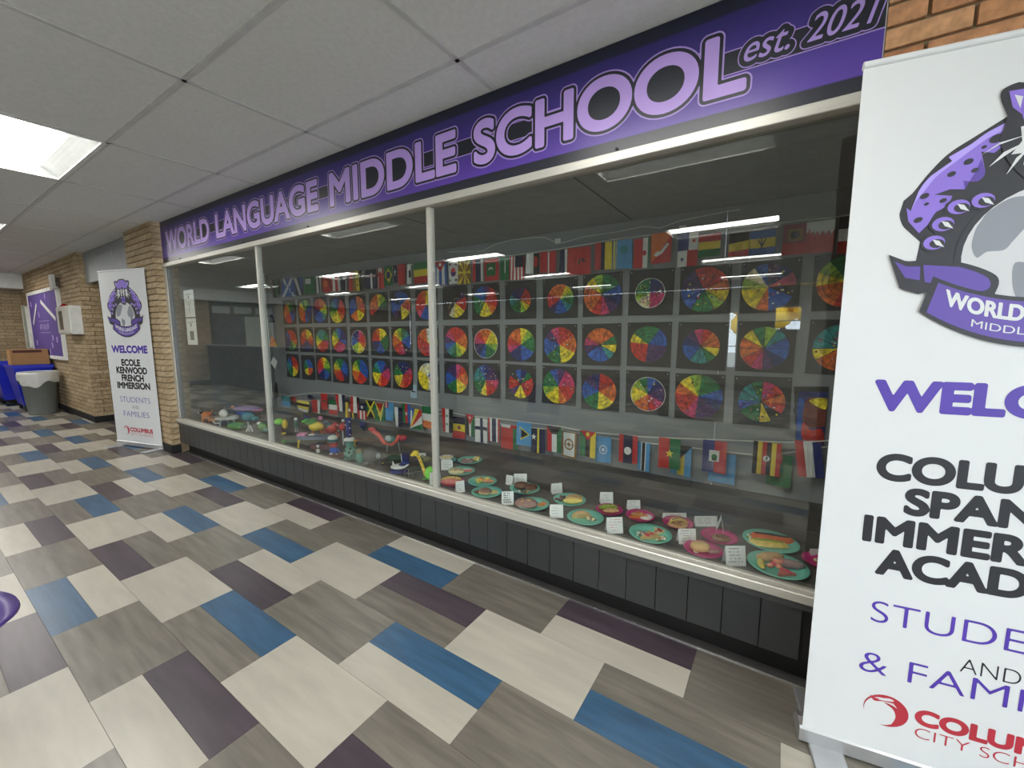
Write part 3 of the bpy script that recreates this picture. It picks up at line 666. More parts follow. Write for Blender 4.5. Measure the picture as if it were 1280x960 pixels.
MB().lathe([(0,.02), (.165,.0), (.18,.02), (.225,.70), (.24,.70), (.24,.74), (.215,.74), (.215,.70), (.17,.04), (0,.04)], m_gp, n=36).obj('can_body', t)
l = MB(); pr = []
vv = []; ff = []; n = 48; rr = [(.21,.66), (.222,.745), (.245,.752), (.252,.70), (.250,.62), (.243,.54)]
for i, (r, z) in enumerate(rr):
    for j in range(n):
        a = 2*PI*j/n; k = r + (.006*math.sin(a*9+i) if i > 2 else 0); dz = (.05*math.sin(a*3) + .02*math.sin(a*7))*(1 if i == 5 else .3 if i == 4 else 0)
        vv.append((k*math.cos(a), k*math.sin(a), z+dz))
for i in range(len(rr)-1):
    for j in range(n): ff.append((i*n+j, i*n+(j+1) % n, (i+1)*n+(j+1) % n, (i+1)*n+j))
l.raw(vv, ff, m_bag, True); l.obj('liner', t)
m_cb = mat('cardboard', (176,132,84), .8, var=.06, scale=6, stretch=(1,1,8))
t = thing('cardboard_box', 'long brown cardboard box lying on the blue recycling cart', 'box', (-11.62, -.40, .851), 0)
b = MB(); b.bx(-.17, .17, -.23, .23, 0, .27, m_cb, bev=.004); b.obj('carton', t)
MB().bx(-.175, -.03, -.235, .235, .27, .275, m_cb).obj('flap', t); MB().bx(.0, .175, -.235, .235, .27, .275, m_cb).obj('flap', t)
MB().bx(.1701, .1715, -.20, .15, .22, .265, mat('carton_print', (96,56,50), .8)).obj('printed_band', t)
# purple notice board
t = thing('notice_board', 'purple notice board in a white frame on the tan brick wall', 'notice board', (-11.58, -.13, 1.585))
m_nb = mat('purple_felt', (92,70,140), .8)
MB().bx(-1.2, 1.2, -.02, .018, -.58, .58, m_nb).obj('board', t)
f = MB(); f.bx(-1.25, 1.25, -.03, .018, .57, .63, m_white).bx(-1.25, 1.25, -.03, .018, -.63, -.57, m_white).bx(-1.25, -1.19, -.03, .018, -.57, .57, m_white).bx(1.19, 1.25, -.03, .018, -.57, .57, m_white); f.obj('board_frame', t)
def strip(x0, z0, x1, z1, w, y=-.024):
    dx_, dz_ = x1-x0, z1-z0; L_ = math.hypot(dx_, dz_); T = Matrix.Rotation(-math.atan2(dz_, dx_), 3, 'Y')
    return MB().box(((x0+x1)/2, y, (z0+z1)/2), (L_, .004, w), m_white, T=T)
strip(-.95, .02, -.45, .38, .06).obj('paper_strip', t); strip(-.05, .42, .95, .08, .07).obj('paper_strip', t)
for x, z in ((-.95,.40), (.35,.50), (-.35,.18), (-.85,-.35), (.45,-.38), (.55,-.25), (.85,-.28), (.2,-.5)): MB().bx(x-.04, x+.04, -.024, -.0205, z-.05, z+.05, m_lavl).obj('paper_cutout', t)
q = MB(); m_fa = mat('faded_print', (150,134,186), .6)
q.bx(-.42, .42, -.0225, -.0205, .055, .068, m_fa).bx(-.42, .42, -.0225, -.0205, -.16, -.147, m_fa)
for k, (x, w, z) in enumerate(((-.36,.07,-.05), (-.24,.08,-.03), (-.10,.05,-.05), (.02,.09,-.04), (.16,.06,-.05), (.29,.09,-.03))): q.bx(x-w/2, x+w/2, -.0225, -.0205, z-.055, z+.045, m_fa)
q.obj('faded_lettering', t, kind='stuff')
# pale glazed strip at the left end of the block
t = thing('display_strip', 'narrow pale green glazed panel left of the purple notice board', 'panel', (-13.4, -.13, 1.55))
MB().bx(-.18, .18, -.015, .018, -.43, .43, mat('pale_green_glazing', (186,200,184), .25)).obj('panel', t)
f = MB(); f.bx(-.2, -.18, -.02, .018, -.45, .45, m_white).bx(.18, .2, -.02, .018, -.45, .45, m_white).bx(-.2, .2, -.02, .018, .43, .45, m_white).bx(-.2, .2, -.02, .018, -.45, -.43, m_white); f.obj('panel_frame', t)
# alarm cabinet
t = thing('wall_cabinet', 'white metal wall cabinet with red beacon beside the notice board', 'cabinet', (-9.57, -.112, 1.62)); m_wc = mat('cabinet_enamel', (205,204,198), .35)
MB().bx(-.42, .42, -.125, 0, -.22, .22, m_wc, bev=.006).obj('cabinet_body', t)
d = MB(); d.bx(-.40, -.30, -.135, -.125, -.20, .20, m_wc).bx(-.02, .40, -.135, -.125, -.20, .20, m_wc).bx(-.30, -.02, -.135, -.125, -.20, -.15, m_wc).bx(-.30, -.02, -.135, -.125, .15, .20, m_wc)
o = d.obj('cabinet_door', t); MB().bx(-.30, -.02, -.130, -.126, -.15, .15, mat('dark_glazing', (60,62,66), .15)).obj('door_window', o)
MB().ell((-.25, -.06, .22), (.05, .05, .05), mat('red_beacon_lens', (150,20,24), .25), half=True).obj('beacon', t)
t = thing('wall_speaker', 'small white wall speaker above the notice board corner', 'speaker', (-10.30, -.112, 2.27))
MB().bx(-.10, .10, -.10, -.06, -.12, .12, m_wc, bev=.008).obj('speaker_front', t); MB().bx(-.06, .06, -.06, 0, -.07, .07, mat('bracket_bronze', (90,76,60), .5)).obj('bracket', t)
# purple chair at the left edge
m_pc = mat('purple_plastic', (86,66,138), .35, var=.03)
t = thing('school_chair', 'purple plastic school chair cut off by the left picture edge', 'chair', (-2.23, -1.958, 0), math.radians(90))
vv = []; ff = []; nu, nv = 13, 13
for i in range(nu):
    for j in range(nv):
        u, v = i/(nu-1)*2-1, j/(nv-1)*2-1
        k = (1-.5*u*u)**.5; l_ = (1-.5*v*v)**.5
        x, y = u*l_*.25, v*k*.25; vv.append((x, y, .435+.03*(abs(u)**3+.4*abs(v)**3)))
for i in range(nu-1):
    for j in range(nv-1): ff.append((i*nv+j, (i+1)*nv+j, (i+1)*nv+j+1, i*nv+j+1))
b = MB(); b.raw(vv, ff, m_pc, True)
o = b.obj('seat', t); sm_ = o.modifiers.new('s', 'SOLIDIFY'); sm_.thickness = .012
b = MB(); vv = []
for i in range(9):
    for j in range(7):
        u, v = i/8*2-1, j/6; vv.append((-.22-.08*v+.05*u*u, u*.21*(1-.25*v**3), .50+.33*v))
b.raw(vv, [(i*7+j, (i+1)*7+j, (i+1)*7+j+1, i*7+j+1) for i in range(8) for j in range(6)], m_pc, True)
o = b.obj('backrest', t); sm_ = o.modifiers.new('s', 'SOLIDIFY'); sm_.thickness = .010
for sx in (-1, 1):
    for sy in (-1, 1): MB().tube([(sx*.10-.03, sy*.13, .435), (sx*.12-.04, sy*.15, .0)], .011, m_steel).obj('leg', t)
for sy in (-1, 1): MB().tube([(-.18, sy*.17, .43), (-.24, sy*.18, .55), (-.27, sy*.16, .75)], .010, m_steel).obj('back_post', t)
# ---------------------------------------------------------------- colour wheel paintings
PC = {'R': (206,52,40), 'O': (226,112,44), 'Y': (238,214,50), 'L': (150,190,60), 'G': (38,122,66), 'T': (52,140,140), 'B': (44,92,180), 'N': (34,44,112), 'P': (78,50,104), 'M': (206,62,112), 'K': (38,36,38), 'W': (226,226,214), 'C': (230,218,170)}
def paint(c): return mat('paint_%s' % {'R':'red','O':'orange','Y':'yellow','L':'lime','G':'green','T':'teal','B':'blue','N':'navy','P':'violet','M':'magenta','K':'black','W':'white','C':'cream'}[c], PC[c], .5, var=.6, scale=34, bump=.4, bscale=80)
m_sheet = mat('black_construction_paper', (62,62,62), .8, var=.05, scale=5)
pin = MB().ell((0,0,0), (.005,.005,.005), m_steel, n=8, k=4).obj('push_pin', mesh_only=True)
COLX = [.262, -.10, -.455, -.797, -1.147, -1.493, -1.858, -2.217, -2.570, -2.935, -3.300, -3.640, -3.995, -4.358, -4.700, -5.031, -5.380]
TOP = ['GGGRRRROOYLG','PNMKBBOYYLCB','RROYLGGBBPPR','NNPMMMCCLGGG','GGBNPMROOOYL','OYLGTBBPRROO','PRROYLGGTTNP','PRRROYYGGGBB','KPRRYYCK....','YYLPPBBMRRRO','BBORYYKPBBKB','YLG.....ROOO','OOROYYOOBBBN','NRRROYYYLGTB','OOYLTBBBNPRR','LGBNNBROOOYG','GGNBBRRROOOL']
MID = ['TTTRRROOYTTT','LTBBNPMROOYG','ROOYGTTBBNPM','GBBPPPRRRYGG','OOGYTBBBPMOO','RROOYYGGBBPM','YLGGBBNNMROO','OYYLGGBNPMRO','RROOYLGTBPMR','WCYLRMRRRROO','GTBBKMRROOYL','YYGGGBBNNRRO','MRROYYLLBBNN','BNNBMMMRYYLT','TGGMRRROYLTT','YYORPNNPRROO','RRROLGGNNNBR']
BOT = [None,'MRORKYGGBTTG','GGBNPPMRROYL','BNPPMROOYYLG','RROOYYGGBBPN','PMMRROYYLGGB','NGRRRYYPRR.B','NPPMRRYGGTTB','MROOYYGGBBPP','WBBWMWYYYYCW','NNMRRROYYGGN','BPMMRROYYGTB','BBBBRRROOYLG','GBBBPRRROYLG','YLLGBBNNMRRO','BBBOROYYGGTB','RRROYYGGTTBP']
RAD = {('T',1): .14, ('T',2): .142, ('T',3): .102, ('T',4): .145, ('T',5): .112, ('T',6): .102, ('M',1): .130, ('M',2): .112, ('M',3): .126, ('M',4): .124, ('B',3): .122, ('B',2): .146, ('B',6): .122, ('B',1): .125, ('B',15): .10}
cn = {'R':'red','O':'orange','Y':'yellow','L':'lime','G':'green','T':'teal','B':'blue','N':'navy','P':'violet','M':'magenta','K':'black','W':'white','C':'cream','.':'bare'}
ordn = ['first','second','third','fourth','fifth','sixth','seventh','eighth','ninth','tenth','eleventh','twelfth','thirteenth','fourteenth','fifteenth','sixteenth','seventeenth']
rr_ = random.Random(5)
def wheel(x, z, code, row, k, style):
    nm = {'T': 'top', 'M': 'middle', 'B': 'bottom'}[row]
    mc = max(set(code.replace('.', '')), key=code.count)
    t = thing('colour_wheel_painting', '%s row, %s from the right: painted colour wheel, most of it %s' % (nm, ordn[k], cn[mc]), 'artwork', (x, CY-.004, z), 0, 'colour wheel paintings on the case back wall')
    tilt = rr_.uniform(-.022, .022); ca, sa = math.cos(tilt), math.sin(tilt)
    P = lambda u, w, ly: (u*ca-w*sa, -.001-ly*.0008 - .006*(abs(w)/.15)**2*(.4+.6*(k % 3 == 1)), u*sa+w*ca)
    q = MB(); N_ = 4
    for i in range(N_):
        for j in range(N_):
            a, b, c, d = [(-.152+.304*(i+p)/N_, -.155+.31*(j+s)/N_) for p, s in ((0,0),(1,0),(1,1),(0,1))]
            q.face([P(*a, 0), P(*b, 0), P(*c, 0), P(*d, 0)], m_sheet)
    q.obj('paper_sheet', t)
    R = RAD.get((row, k), rr_.uniform(.128, .142)); cx, cz = rr_.uniform(-.008, .008), rr_.uniform(-.012, .004); q = MB(); a0 = rr_.uniform(-.12, .12)
    for i, c in enumerate(code):
        if c == '.': continue
        for h in range(3):
            t0, t1 = a0+2*PI*(i+h/3)/12, a0+2*PI*(i+(h+1)/3)/12
            for r0, r1 in ((0, .5), (.5, 1)):
                pts = [(cx+R*r*math.sin(t_), cz+R*r*math.cos(t_)) for r, t_ in ((r0, t0), (r0, t1), (r1, t1), (r1, t0))]
                if r0 == 0: pts = pts[1:]
                q.face([P(a_, b_, 1.5) for a_, b_ in pts], paint(c))
    q.obj('painted_wheel', t)
    L_ = MB()
    if 'l' in style:
        for i in range(12):
            a = a0+2*PI*i/12; n_ = (math.cos(a)*.0017, -math.sin(a)*.0017); e = (cx+R*math.sin(a), cz+R*math.cos(a))
            mx_ = ((cx+e[0])/2, (cz+e[1])/2)
            for p0, p1 in (((cx, cz), mx_), (mx_, e)): L_.face([P(p0[0]-n_[0], p0[1]-n_[1], 2.3), P(p1[0]-n_[0], p1[1]-n_[1], 2.3), P(p1[0]+n_[0], p1[1]+n_[1], 2.3), P(p0[0]+n_[0], p0[1]+n_[1], 2.3)], paint('K'))
    def ring(rad, w, m):
        for i in range(36):
            a, b = 2*PI*i/36, 2*PI*(i+1)/36
            L_.face([P(cx+r*math.sin(t_), cz+r*math.cos(t_), 2.8) for r, t_ in ((rad-w, a), (rad+w, a), (rad+w, b), (rad-w, b))], m)
    if 'r' in style:
        for f in (.4, .6, .8): ring(R*f, .0015, paint('K'))
    if 'w' in style: ring(R*.985, .002, paint('W'))
    if 'y' in style:
        for f in (.35, .55, .75): ring(R*f, .004, paint('Y'))
    if 's' in style:
        for i in range(34):
            a = rr_.uniform(0, 2*PI); r = R*rr_.uniform(.25, .92); s_ = rr_.uniform(.003, .007); m = paint(rr_.choice('KWYMB' if 'd' not in style else 'KKKK'))
            L_.face([P(cx+r*math.sin(a)+s_*math.cos(g), cz+r*math.cos(a)+s_*math.sin(g), 3.3) for g in (0, 1.2, 2.5, 3.6, 5)], m)
    if L_.f: L_.obj('painted_lines', t, kind='stuff')
    for sx in (-1, 1): link('push_pin', pin, t, loc=P(sx*.138, .138, 3))
ST = {('T',1): 's', ('T',2): 'ls', ('T',3): 'sw', ('T',4): 'lr', ('T',5): 'r', ('T',6): 'lr', ('M',0): 'ls', ('M',1): 'l', ('M',2): 'l', ('M',3): 'rd', ('M',4): 'l', ('M',5): 'rs', ('M',7): 'wsd', ('B',1): 'ls', ('B',2): 'sd', ('B',3): 'ws', ('B',4): 'r', ('B',5): 's', ('B',6): 'ls', ('B',7): 's', ('T',8): 's', ('M',9): 'rs', ('B',9): 'y', ('M',12): 'ws', ('B',10): 'rs', ('M',10): 's', ('B',12): 'r', ('T',13): 'r'}
for row, codes, z in (('T', TOP, 1.682), ('M', MID, 1.325), ('B', BOT, .985)):
    for k, (x, c) in enumerate(zip(COLX, codes)):
        if c: wheel(x, z + rr_.uniform(-.006, .006), c, row, k, ST.get((row, k), rr_.choice(['', 'l', 'r', 's', ''])))
# abstract painting at the right end of the bottom row
t = thing('abstract_painting', 'abstract painting with blue edge and brown, yellow and red patches, right end of bottom row', 'artwork', (.12, CY-.012, .93))
P = lambda u, w, ly: (u, -.002-ly*.001, w)
q = MB(); fillpoly(q, [(-.06,.16), (.105,.17), (.105,-.17), (-.03,-.16)], m_sheet, P, 0); fillpoly(q, [(-.055,.02), (.0,.13), (.08,.0), (.0,-.14)], m_sheet, P, .3); q.obj('backing_sheets', t)
q = MB(); fillpoly(q, [(-.035,.13), (.105,.14), (.105,-.17), (-.03,-.165)], paint('N'), P, 1)
fillpoly(q, spline([(-.033,.08),(-.01,.085),(.0,.03),(-.008,-.05),(.0,-.13),(-.025,-.16),(-.033,-.05)]), paint('B'), P, 1.6)
fillpoly(q, spline([(.0,.07),(.03,.10),(.104,.105,1),(.104,-.06,1),(.05,-.08),(.0,-.05)]), mat('paint_brown', (128,62,46), .6, var=.3, scale=30), P, 2.2)
fillpoly(q, spline([(.02,.08),(.05,.098),(.10,.10),(.10,.04),(.06,.05)]), paint('Y'), P, 2.8); fillpoly(q, spline([(.0,-.05),(.04,-.09),(.09,-.08),(.10,-.155),(.02,-.16),(-.005,-.12)]), paint('R'), P, 2.8)
q.obj('painting', t)
# ---------------------------------------------------------------- flag buntings
FC = {'r': (196,44,44), 'w': (226,226,222), 'b': (40,52,120), 'n': (28,32,72), 'g': (32,116,66), 'y': (232,206,56), 'k': (28,28,30), 'o': (226,118,50), 'c': (86,156,208), 't': (60,140,150), 'm': (140,36,56), 'd': (150,110,50), 'B': (52,96,170)}
FN = {'r':'red','w':'white','b':'blue','n':'navy','g':'green','y':'yellow','k':'black','o':'orange','c':'light_blue','t':'teal','m':'maroon','d':'gold','B':'mid_blue'}
def cloth(c): return mat('cloth_'+FN[c], FC[c], .75, var=.05, scale=60)
def hs(s, ws=None):
    ws = ws or [1]*len(s); T_ = sum(ws); o = []; a = 0
    for c, w in zip(s, ws): o.append((c, [(0, a/T_), (1, a/T_), (1, (a+w)/T_), (0, (a+w)/T_)])); a += w
    return o
def vs_(s, ws=None): return [(c, [(y, x) for x, y in p]) for c, p in hs(s, ws)]
def rect(c, a, b, d, e): return (c, [(a, d), (b, d), (b, e), (a, e)])
def dsk(c, u, v, r, asp=.7, n=12): return (c, [(u+r*math.cos(2*PI*k/n), v+r*asp*math.sin(2*PI*k/n)) for k in range(n)])
def star(c, u, v, r, asp=.7): return (c, [(u+(r if k % 2 == 0 else r*.42)*math.sin(PI*k/5), v-(r if k % 2 == 0 else r*.42)*asp*math.cos(PI*k/5)) for k in range(10)])
def tri(c, *p): return (c, list(p))
def flag_mesh(name, w, h, des, parent, loc, label, amp=.006, lean=0.0):
    q = MB(); ph = rr_.uniform(0, 6); tw = rr_.uniform(-.03, .03)
    def D(u, v, ly): return ((u-.5)*w + lean*v*w, -.0015*ly - amp*math.sin(u*5+ph)*(.25+v) - tw*(u-.5)*v*w/.15, -v*h)
    for ly, (c, pts) in enumerate(des):
        bm = bmesh.new(); f = bm.faces.new([bm.verts.new((max(0, min(1, a)), max(0, min(1, b)), 0)) for a, b in pts])
        for i in range(1, 6): bmesh.ops.bisect_plane(bm, geom=bm.verts[:]+bm.edges[:]+bm.faces[:], plane_co=(i/6, 0, 0), plane_no=(1, 0, 0))
        bmesh.ops.triangulate(bm, faces=bm.faces[:])
        bm.verts.index_update(); L0 = 0 if ly == 0 or des[ly][0] == des[0][0] and False else ly
        q.raw([D(v.co.x, v.co.y, L0*.6) for v in bm.verts], [tuple(v.index for v in f_.verts) for f_ in bm.faces], cloth(c)); bm.free()
    o = q.obj(name, parent, label); o.location = loc; return o
def bunting(name, label, group, cord, Y, flags):
    pts = [ony(x, y, Y) for x, y in cord]; c0 = pts[0].copy()
    t = thing(name, label, 'bunting', c0, 0, group)
    MB().tube([p-c0 for p in pts], .0045, mat('bunting_cord', (214,212,204), .7), n=6).obj('cord', t)
    for x0, x1, y0, y1, des, lab, *ln in flags:
        a = ony(x0, y0, Y-.012); b = ony(x1, y0, Y-.012); c = ony((x0+x1)/2, y1, Y-.012); top = ony((x0+x1)/2, y0, Y-.012)
        flag_mesh('flag', (b-a).length, top.z-c.z, des, t, top-c0, lab+' flag', lean=ln[0] if ln else 0)
top = [
 (340,350,349,372, vs_('kgk'), 'dark green and black striped'), (352,366,348,371, hs('B')+[tri('w',(.05,0),(.25,0),(1,1),(.8,1)), tri('w',(.8,0),(1,0),(.25,1),(.05,1))], 'blue flag with white saltire'),
 (367,379,347,369, hs('n')+[tri('w',(.0,0),(.3,0),(.7,1),(.5,1)), tri('B',(.5,0),(1,0),(.8,.8))], 'navy flag with slanted white band'), (380,393,346,368, hs('g')+[rect('w',.1,.6,.1,.4)], 'green flag with white block'),
 (395,401,345,366, vs_('wnw'), 'white and navy'), (402,411,344,366, hs('r')+[dsk('o',.5,.5,.3)], 'red flag with orange disc'), (413,424,343,364, vs_('rwrw'), 'red and white striped'),
 (425,434,342,363, hs('n')+[star('w',.7,.2,.2), rect('w',.8,.9,.4,1)], 'navy flag with white star'), (436,452,339,364, vs_('rdyk')+[dsk('k',.62,.4,.06), dsk('k',.62,.7,.06)], 'red, gold and yellow striped'),
 (456,470,337,361, hs('n')+[rect('w',.0,.9,.28,.38), rect('w',.5,.62,.2,1), rect('r',.0,.9,.31,.35)], 'navy flag with white cross'), (471,479,335,361, hs('r')+[rect('w',.2,.8,.0,.25), dsk('r',.5,.3,.2), rect('w',.15,.3,.4,1)], 'red flag with white canton'),
 (480,490,333,357, hs('g')+[tri('y',(.5,.1),(1,.45),(.5,.85),(0,.45)), dsk('b',.5,.45,.28)], 'green flag with yellow diamond and blue disc'), (491,496,332,354, hs('n')+[star('w',.5,.4,.4)], 'narrow navy flag with star'),
 (497,508,330,356, vs_('rrk',[2,1,.4]), 'red flag with black edge'), (509,514,330,355, hs('w')+[dsk('k',.5,.5,.3)], 'narrow white flag with black disc'), (516,535,328,354, hs('gyr')+[], 'green, yellow and red striped'),
 (543,558,327,356, vs_('BwBwB')+[tri('r',(.05,.0),(.95,.0),(.5,.45)), star('w',.5,.14,.18)], 'blue and white striped with red triangle'), (560,572,326,355, hs('w')+[dsk('r',.55,.5,.28,.7), tri('b',(.3,.5),(.83,.5),(.7,.67),(.45,.67)), rect('k',.12,.3,.1,.2), rect('k',.75,.93,.12,.2), rect('k',.12,.3,.8,.88), rect('k',.75,.93,.8,.88)], 'white flag with red and blue disc'),
 (573,588,326,355, hs('d')+[tri('y',(.42,0),(.58,0),(.5,.5)), tri('y',(.42,1),(.58,1),(.5,.5)), tri('y',(0,.42),(0,.58),(.5,.5)), tri('y',(1,.42),(1,.58),(.5,.5)), tri('y',(0,0),(.2,0),(.5,.5)), tri('y',(1,0),(.8,0),(.5,.5)), tri('y',(0,1),(.2,1),(.5,.5)), tri('y',(1,1),(.8,1),(.5,.5)), dsk('y',.5,.5,.14)], 'golden flag with yellow sun rays'),
 (591,604,324,352, vs_('rnnw'), 'red, navy and white striped'), (605,623,323,351, hs('r')+[rect('g',.15,.8,.2,.78), dsk('w',.48,.5,.16), dsk('g',.48,.58,.16)], 'red flag with green panel and crescent'),
 (625,636,321,350, hs('g')+[rect('w',.55,.62,.15,.7)], 'green flag with white script line'), (637,655,320,350, vs_('rwrwrwrwr')+[rect('n',.42,.95,0,.48)], 'red and white striped flag with navy canton'),
 (658,667,317,342, vs_('ww'), 'plain white'), (667,674,317,342, hs('k')+[dsk('r',.4,.4,.4)], 'black flag with red emblem'), (675,684,315,341, hs('r'), 'plain red'), (685,695,314,341, vs_('wrr',[1,2,2]), 'red flag with white hoist'),
 (700,709,312,341, vs_('nnw'), 'navy and white'), (710,738,309,343, hs('r')+[tri('k',(.45,.35),(.5,.45),(.6,.35),(.8,.55),(.62,.55),(.55,.75),(.48,.58),(.3,.5))], 'red flag with black eagle'),
 (744,765,303,337, vs_('rny',[1.2,.7,1.3]), 'red, navy and yellow striped'), (766,790,300,336, hs('c')+[rect('y',.05,.13,0,1), rect('y',.18,.22,0,1), dsk('t',.6,.35,.22)], 'light blue flag with yellow hoist bars'),
 (793,812,298,335, vs_('rrwg',[1.5,.6,1.2,.3])+[dsk('r',.7,.5,.13)], 'red and white flag with round emblem'), (814,840,291,329, [('o',[(0,0),(1,0),(1,1),(0,1)]), tri('r',(1,.1),(1,1),(0,1)), tri('w',(.15,.7),(.3,.6),(.5,.6),(.8,.35),(.9,.4),(.6,.68),(.3,.78))], 'orange and red flag with white dragon'),
 (848,873,291,333, hs('w')+[rect('b',0,.55,0,.52), rect('r',.5,1,.52,1), star('r',.8,.25,.12), star('b',.25,.78,.12)], 'quartered white, blue and red'), (874,901,292,321, hs('ryg'), 'red, yellow and green striped'),
 (912,937,291,320, [('k',[(0,0),(1,0),(1,.35),(0,.45)]), ('y',[(0,.45),(1,.35),(1,.72),(0,.8)]), ('r',[(0,.8),(1,.72),(1,1),(0,1)])], 'black, yellow and red striped'), (938,970,288,318, hs('ByB',[.9,1.1,.8])+[tri('k',(.44,.3),(.48,.3),(.52,.75),(.46,.75)), tri('k',(.3,.35),(.34,.35),(.5,.62),(.46,.66)), tri('k',(.66,.33),(.62,.33),(.48,.62),(.52,.66))], 'blue and yellow striped flag with black trident'),
 (980,1009,280,318, hs('mr',[1,.6])+[rect('d',.2,.85,.15,.55), dsk('k',.52,.35,.2)], 'maroon and red flag with gold emblem'), (1009,1044,276,316, hs('r')+[('w',[(0,0),(1,0),(1,.3),(.9,.45),(.8,.3),(.7,.45),(.6,.3),(.5,.45),(.4,.3),(.3,.45),(.2,.3),(.1,.45),(0,.3)])], 'red flag with white saw-toothed top'),
 (1050,1072,270,316, hs('kwr'), 'black, white and red striped')]
bunting('flag_bunting', 'upper bunting of small national flags hung along the top of the back wall', 'flag buntings in the display case',
 [(336,352),(400,347),(470,338),(535,328),(545,327),(620,322),(700,311),(770,299),(850,290),(912,285),(980,278),(1040,272),(1075,266)], 1.02, top)
lf = [
 (352,362,495,508, hs('tc'), 'teal'), (389,400,500,516, hs('r')+[rect('w',.7,1,0,1)], 'red flag with white edge'), (401,409,492,512, hs('r')+[rect('g',.3,.7,.4,.5)], 'red flag with small green emblem'), (411,421,500,518, hs('gwr'), 'green, white and red striped'),
 (419,431,493,514, vs_('rwn'), 'red, white and navy striped'), (432,441,503,522, vs_('ydky')+[dsk('w',.5,.5,.15)], 'yellow and black striped'), (438,449,496,516, vs_('rwk'), 'red, white and black striped'),
 (447,458,504,524, vs_('rwrwr')+[rect('n',.1,1,0,.45), dsk('w',.5,.25,.14)], 'red striped flag with navy top'), (457,469,501,521, hs('k')+[tri('g',(0,.1),(.4,.5),(0,.9)), tri('g',(1,.1),(.6,.5),(1,.9)), tri('y',(0,0),(.18,0),(1,1),(.82,1)), tri('y',(.82,0),(1,0),(.18,1),(0,1))], 'black and green flag with yellow saltire'),
 (469,480,504,527, hs('g')+[tri('w',(0,0),(1,0),(.5,1)), tri('y',(.05,0),(.95,0),(.5,.95)), tri('k',(.1,0),(.9,0),(.5,.5)), tri('r',(.15,0),(.85,0),(.5,.42))], 'green flag with yellow and red triangle'), (481,492,503,526, hs('c')+[rect('r',0,.35,0,.3), rect('w',.1,.2,0,.3)], 'light blue flag with red corner'),
 (491,503,509,533, vs_('gwn',[.3,1,1]), 'white and navy flag with green edge'), (502,513,505,529, vs_('grB')+[star('w',.5,.5,.18)], 'green, red and blue flag with star'), (513,527,511,536, hs('w')+[tri('B',(0,1),(0,0),(.4,0)), tri('y',(0,1),(.4,0),(.8,0)), tri('r',(0,1),(.8,0),(1,0),(1,.3)), tri('w',(0,1),(1,.3),(1,.7)), tri('g',(0,1),(1,.7),(1,1))], 'flag of five coloured rays'),
 (527,541,508,535, hs('gwo'), 'green, white and orange striped'), (552,566,511,540, vs_('rwk')+[star('g',.5,.3,.12), star('g',.5,.65,.12)], 'red, white and black flag with green stars'), (582,593,518,545, vs_('kwg')+[tri('r',(0,0),(1,0),(.5,.5)), star('w',.5,.15,.14)], 'black, white and green flag with red triangle'),
 (594,609,523,553, hs('w')+[rect('n',.4,.62,0,1), rect('n',0,1,.34,.48)], 'white flag with navy cross'), (610,625,523,552, vs_('rwnnwr'), 'red, white and navy vertical striped'), (646,664,528,557, hs('c')+[tri('y',(.2,.2),(.9,.5),(.2,.8)), tri('k',(.3,.3),(.8,.5),(.3,.7))], 'light blue flag with yellow and black arrow'),
 (663,681,536,566, hs('n')+[rect('y',.5,.62,0,1), star('w',.25,.35,.2)], 'navy flag with yellow line and white star'), (684,702,533,565, vs_('rwg')+[tri('k',(0,0),(1,0),(.67,.3),(.33,.3))], 'red, white and green flag with black trapezoid'),
 (725,745,539,571, vs_('gky')+[tri('r',(.0,0),(1,0),(.5,.35)), dsk('y',.5,.12,.12)], 'green, black and yellow flag with red triangle'), (774,797,544,579, vs_('rnr',[1,2,1])+[dsk('w',.5,.55,.2)], 'red and navy flag with white disc'),
 (824,851,548,586, vs_('rg')+[star('y',.5,.5,.2)], 'red and green flag with yellow star'), (879,909,551,591, vs_('br')+[rect('w',.28,.7,.3,.65), dsk('g',.5,.5,.12), rect('k',.4,.6,.55,.62)], 'blue and red flag with white emblem square'),
 (942,977,553,594, vs_('kyrkyr')+[dsk('w',.5,.5,.13), tri('k',(.47,.45),(.55,.42),(.52,.58))], 'black, yellow and red flag with white disc'), (993,1026,552,596, vs_('rwb'), 'tilted red, white and blue', .25)]
bunting('flag_bunting', 'lower front bunting of national flags sagging near the case floor', 'flag buntings in the display case',
 [(348,498),(365,494),(392,491),(420,492),(455,498),(500,503),(520,505),(545,511),(580,519),(630,524),(700,533),(735,540),(800,546),(850,548),(900,550),(980,553),(1018,552),(1055,550)], 1.0, lf)
lb = [
 (363,370,496,508, hs('rk'), 'red and black'), (370,386,501,514, hs('ykyw'), 'yellow and black striped'), (384,391,494,500, hs('n'), 'plain navy'), (566,581,521,548, hs('nyr')+[dsk('m',.5,.5,.14)], 'navy, yellow and red with emblem'),
 (626,646,531,561, hs('r')+[rect('w',0,.6,0,.12), rect('g',.75,1,.12,1)], 'red flag with green edge'), (702,721,540,572, hs('d')+[rect('w',.12,.88,.03,.94), dsk('d',.5,.48,.33), dsk('w',.5,.48,.24), dsk('d',.5,.48,.1), rect('d',.2,.8,.465,.495), rect('d',.485,.515,.25,.7)], 'white flag with brown wheel emblem'),
 (745,764,546,578, hs('c')+[dsk('w',.5,.5,.25), dsk('c',.5,.5,.2), dsk('w',.5,.5,.1)], 'light blue flag with white wreath'), (797,813,553,588, vs_('cwkwc',[1,.25,.8,.25,1]), 'light blue, white and black striped'), (839,865,557,594, vs_('cyc')+[tri('k',(0,0),(1,0),(.5,.42))], 'blue and yellow flag with black triangle'),
 (886,920,567,604, hs('c'), 'plain light blue'), (960,991,568,608, hs('g')+[rect('r',.1,.6,.0,.25)], 'green flag with red corner')]
